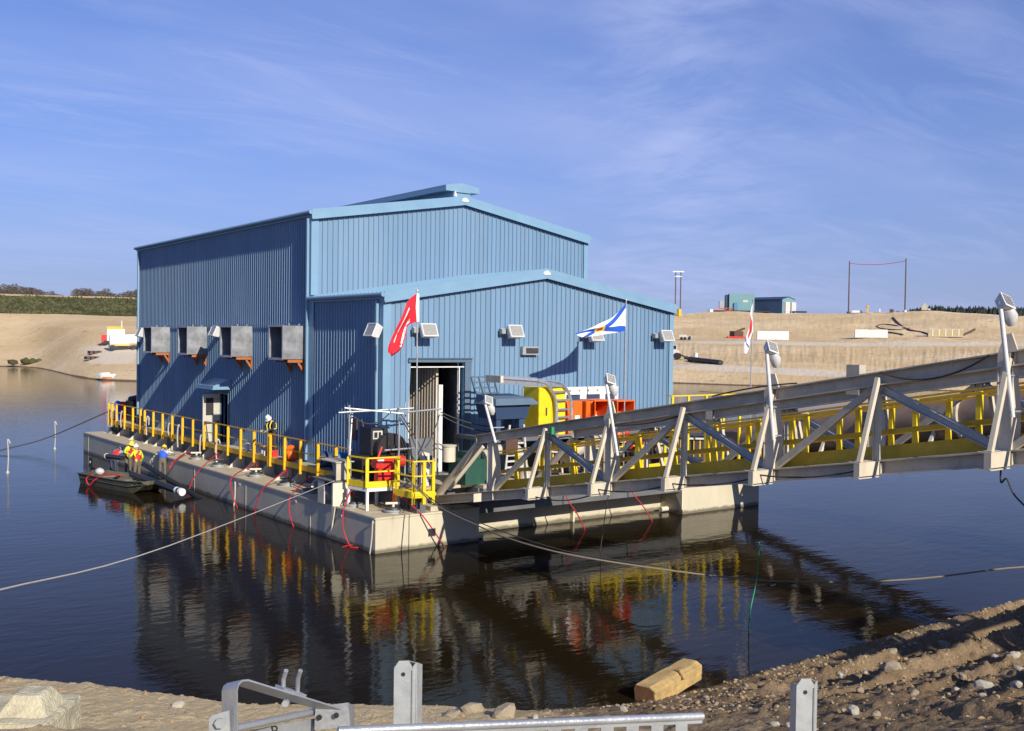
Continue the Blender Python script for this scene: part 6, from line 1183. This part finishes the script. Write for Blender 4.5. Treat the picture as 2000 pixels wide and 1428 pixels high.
# sawn timber at the water's edge
t = thing('timber_block', (-1.7, -15.3, .1), 'short sawn yellow timber with a dark end lying at the water edge', 'timber')
a, c = Vector((-2.55, -15.42, .14)), Vector((-.80, -15.05, .27)); d = (c-a).normalized(); sx = d.cross(Vector((0, 0, 1))).normalized(); up = sx.cross(d)
prof = [(-.24, -.17), (.22, -.20), (.25, .13), (.12, .20), (-.20, .19), (-.26, .10)]
b = MB(); b.prism([a+sx*x+up*z for x, z in prof], c-a); b.rough(5, .016, 5, .02); b.build('beam', ['timber'], t)
b = MB(); b.prism([a-d*.016+sx*x*.93+up*z*.93 for x, z in prof], -d*.006); b.build('cut_end', ['timber_end'], t)
b = MB(); b.prism([a+d*.95+sx*.30+up*.08, a+d*1.0+sx*.30+up*.08, a+d*1.06+sx*.12+up*.252, a+d*1.0+sx*.12+up*.252], up*.012); b.build('crack', ['timber_end'], t)
# concrete block at the left
Pc = pd(58, 1331, 7.2); t = thing('concrete_block', Pc-Vector((0, 0, .9)), 'weathered concrete block with a raised knob on top at the lower left', 'concrete block', None, -.62)
b = MB()
def frus(x0, x1, y0, y1, z0, z1, c): b.hexa([(x0, y0, z0), (x1, y0, z0), (x1, y1, z0), (x0, y1, z0), (x0+c, y0+c, z1), (x1-c, y0+c, z1), (x1-c, y1-c, z1), (x0+c, y1-c, z1)])
b.box(-1.0, .25, -.3, .3, 0, .71); b.rough(9, .012, 7, .03); bd = b.build('block', ['concrete'], t, world=False)
b = MB(); frus(-.16, .20, -.20, .20, .69, .84, .09); frus(-.80, -.35, -.20, .20, .69, .84, .09); b.rough(5, .0045, 9, .02); b.build('knob', ['concrete'], t, world=False)
# galvanized posts
def gpost(px, py, wpx, D, lb):
    p = pd(px, py, D); w = wpx*D/FPX; g = bank_pt(p.x, p.y).z; t = thing('galvanized_post', (p.x, p.y, g-.2), lb, 'post', 'galvanized posts in the foreground', -YAW+.12); h = p.z-g+.2; y = .055
    b = MB(); x0, x1 = -w/2, w/2; xm = x0+w*.66; b.prism([(x0, 0, 0), (xm, 0, 0), (xm, 0, h-.02), (xm-.012, 0, h), (x0+.016, 0, h), (x0, 0, h-.022)], (0, .004, 0)); b.prism([(xm+.001, 0, 0), (x1, y, 0), (x1, y, h-.03), (xm+.012, .005, h-.006), (xm+.001, 0, h-.02)], (.004, .003, 0)); b.prism([(x0, .005, 0), (x0, y, 0), (x0, y, h-.03), (x0, .005, h-.022)], (.004, 0, 0))
    b.prism([(x0+.016, 0, h), (xm-.012, 0, h), (x1-.004, y, h-.028), (x0+.004, y, h-.028)], (0, 0, .003)); b.build('channel', ['galv_dull'], t, world=False)
    b = MB(); b.lathe((x0+w*.33, -.0005, h-.045), [(.0075, 0), (.0075, .0012)], 12, (0, -1, 0)); b.build('bolt_hole', ['black'], t, world=False)
    b = MB(); b.tube([(xm, -.002, .02), (xm, -.002, h-.03)], .0032, 6); b.build('fold_edge', ['galv'], t, True, world=False); return t
gpost(797, 1292, 54, 3.6, 'galvanized post standing in the middle of the foreground'); gpost(1582, 1327, 54, 3.6, 'galvanized post standing at the right of the foreground')
# perforated rail and bracket with U-bolt
t = thing('perforated_rail', pd(1040, 1440, 3.4), 'galvanized perforated rail along the bottom edge', 'rail')
D0, D1 = 3.15, 3.75; A = pd(660, 1428, D0); Bq = pd(1372, 1399, D1); dx = (Bq-A).normalized(); dn = Vector((0, 0, -1)); dk = dx.cross(dn).normalized()
b = MB(); b.tube([A, Bq], .0135, 10); b.build('bead', ['galv'], t, True)
L_ = (Bq-A).length; b = MB(); hz = .020; x = 0
b.prism([A+dn*.012, A+dn*.026, Bq+dn*.026, Bq+dn*.012], dk*.004); b.prism([A+dn*.062, A+dn*.12, Bq+dn*.12, Bq+dn*.062], dk*.004)
k = 0
while x < L_-.03:
    e = min(x+.052, L_); b.prism([A+dx*x+dn*.0262, A+dx*e+dn*.0262, A+dx*e+dn*.0618, A+dx*x+dn*.0618], dk*.004); x += .105
b.build('web', ['galv'], t)
b = MB(); 
for q in (.12, L_-.12): b.box((A+dx*q).x-.02, (A+dx*q).x+.02, (A+dx*q).y-.02, (A+dx*q).y+.02, bank_pt((A+dx*q).x, (A+dx*q).y).z-.1, (A+dx*q).z-.121)
b.build('foot', ['galv_dull'], t)
# bracket: bent flat bar, cross tube, box end, U-bolt
t = thing('steel_bracket', pd(550, 1420, 3.2), 'galvanized bent bracket with an upright U-bolt in the foreground', 'bracket')
D = 3.1; Dk = 3.45
b = MB(); P = [pd(428, 1440, D), pd(429, 1352, D), pd(434, 1340, D+.01), pd(472, 1326, D+.02), pd(484, 1324, D+.03)]
wv = pd(470, 1322, D+.02)-pd(428, 1340, D+.02)
path = [pd(448, 1445, D), pd(448, 1347, D), pd(451, 1337, D+.012), pd(458, 1331, D+.03), pd(470, 1330, D+.055), pd(660, 1388, Dk)]
wd = (RGT*.75+FWD*-.35+UPV*.25).normalized()*.062
V = []; F = []
for p in path: V += [p-wd*.5, p+wd*.5]
V2 = [v+(FWD*.0+UPV*-.006+RGT*.002) for v in V]; n2 = len(V)
F = [(2*i, 2*i+1, 2*i+3, 2*i+2) for i in range(len(path)-1)]; F2 = [tuple(n2+i for i in reversed(f)) for f in F]; E_ = [(2*i+1, n2+2*i+1, n2+2*i+3, 2*i+3) for i in range(len(path)-1)]+[(2*i, 2*i+2, n2+2*i+2, n2+2*i) for i in range(len(path)-1)]
b.add(V+V2, F+F2+E_); b.build('bent_bar', ['galv'], t)
b = MB(); b.tube([pd(452, 1424, D), pd(616, 1390, Dk)], .011, 10); b.build('cross_tube', ['galv'], t, True)
b = MB(); b.hexa([pd(614, 1426, Dk-.04), pd(684, 1420, Dk-.02), pd(692, 1418, Dk+.06), pd(640, 1424, Dk+.06), pd(616, 1382, Dk-.04), pd(680, 1372, Dk-.02), pd(692, 1379, Dk+.06), pd(640, 1384, Dk+.06)]); b.build('box_end', ['galv'], t)
b = MB(); 
for q in ((624, 1401), (657, 1397)): c = pd(*q, Dk-.046); b.lathe(c, [(.009, 0), (.009, .004)], 12, -FWD)
b.build('bolt_hole', ['black'], t)
b = MB(); b.prism([pd(408, 1436, D-.02), pd(408, 1405, D-.02), pd(415, 1397, D-.02), pd(447, 1388, D-.02), pd(449, 1436, D-.02)], FWD*.008); b.build('ear_plate', ['galv_dull'], t)
b = MB(); c = pd(430, 1412, D-.03); b.lathe(c, [(.016, 0), (.016, .008)], 6, -FWD); b.build('bolt', ['galv_dull'], t); b = MB(); b.lathe(pd(559, 1372, D+.19), [(.012, 0), (.012, .015)], 6, -FWD); b.build('bolt', ['galv_dull'], t)
Du = 3.34
for px in (556, 584): b = MB(); b.tube([pd(px-3, 1352, Du), pd(px-2, 1325, Du), pd(px+3, 1310, Du-.015)], .0078, 10); b.build('u_bolt_leg', ['galv'], t, True)
b = MB(); b.bar(pd(545, 1344, Du-.03), pd(590, 1357, Du+.03), .05, .012); b.build('clamp_plate', ['galv'], t)
fc = bpy.data.curves.new('letter', 'FONT'); fc.body = 'R'; fc.size = .05; fc.extrude = .001; fo = bpy.data.objects.new('tmp_letter', fc); COL.objects.link(fo); bpy.context.view_layer.update(); lm = bpy.data.meshes.new_from_object(fo.evaluated_get(bpy.context.evaluated_depsgraph_get())); bpy.data.objects.remove(fo); lm.materials.clear(); lm.materials.append(MATS['black']); fo = bpy.data.objects.new('stencil_letter', lm); COL.objects.link(fo)
lp = pd(531, 1440, 3.21); fo.parent = t; fo.location = lp-t.location; fo.rotation_euler = Matrix((RGT*.97+UPV*.2, UPV*.97-RGT*.2, -FWD)).transposed().to_euler()
b = MB(); b.hexa([pd(470, 1470, 3.25), pd(615, 1450, 3.45), pd(616, 1452, 3.50), pd(471, 1472, 3.30), pd(470, 1430, 3.25), pd(615, 1403, 3.45), pd(616, 1405, 3.50), pd(471, 1432, 3.30)]); b.build('side_plate', ['galv'], t)
b = MB(); q = pd(450, 1450, D); b.box(q.x-.03, q.x+.03, q.y-.03, q.y+.03, bank_pt(q.x, q.y).z-.1, q.z); q = pd(650, 1440, Dk); b.box(q.x-.03, q.x+.03, q.y-.03, q.y+.03, bank_pt(q.x, q.y).z-.1, q.z); b.build('foot', ['galv_dull'], t)
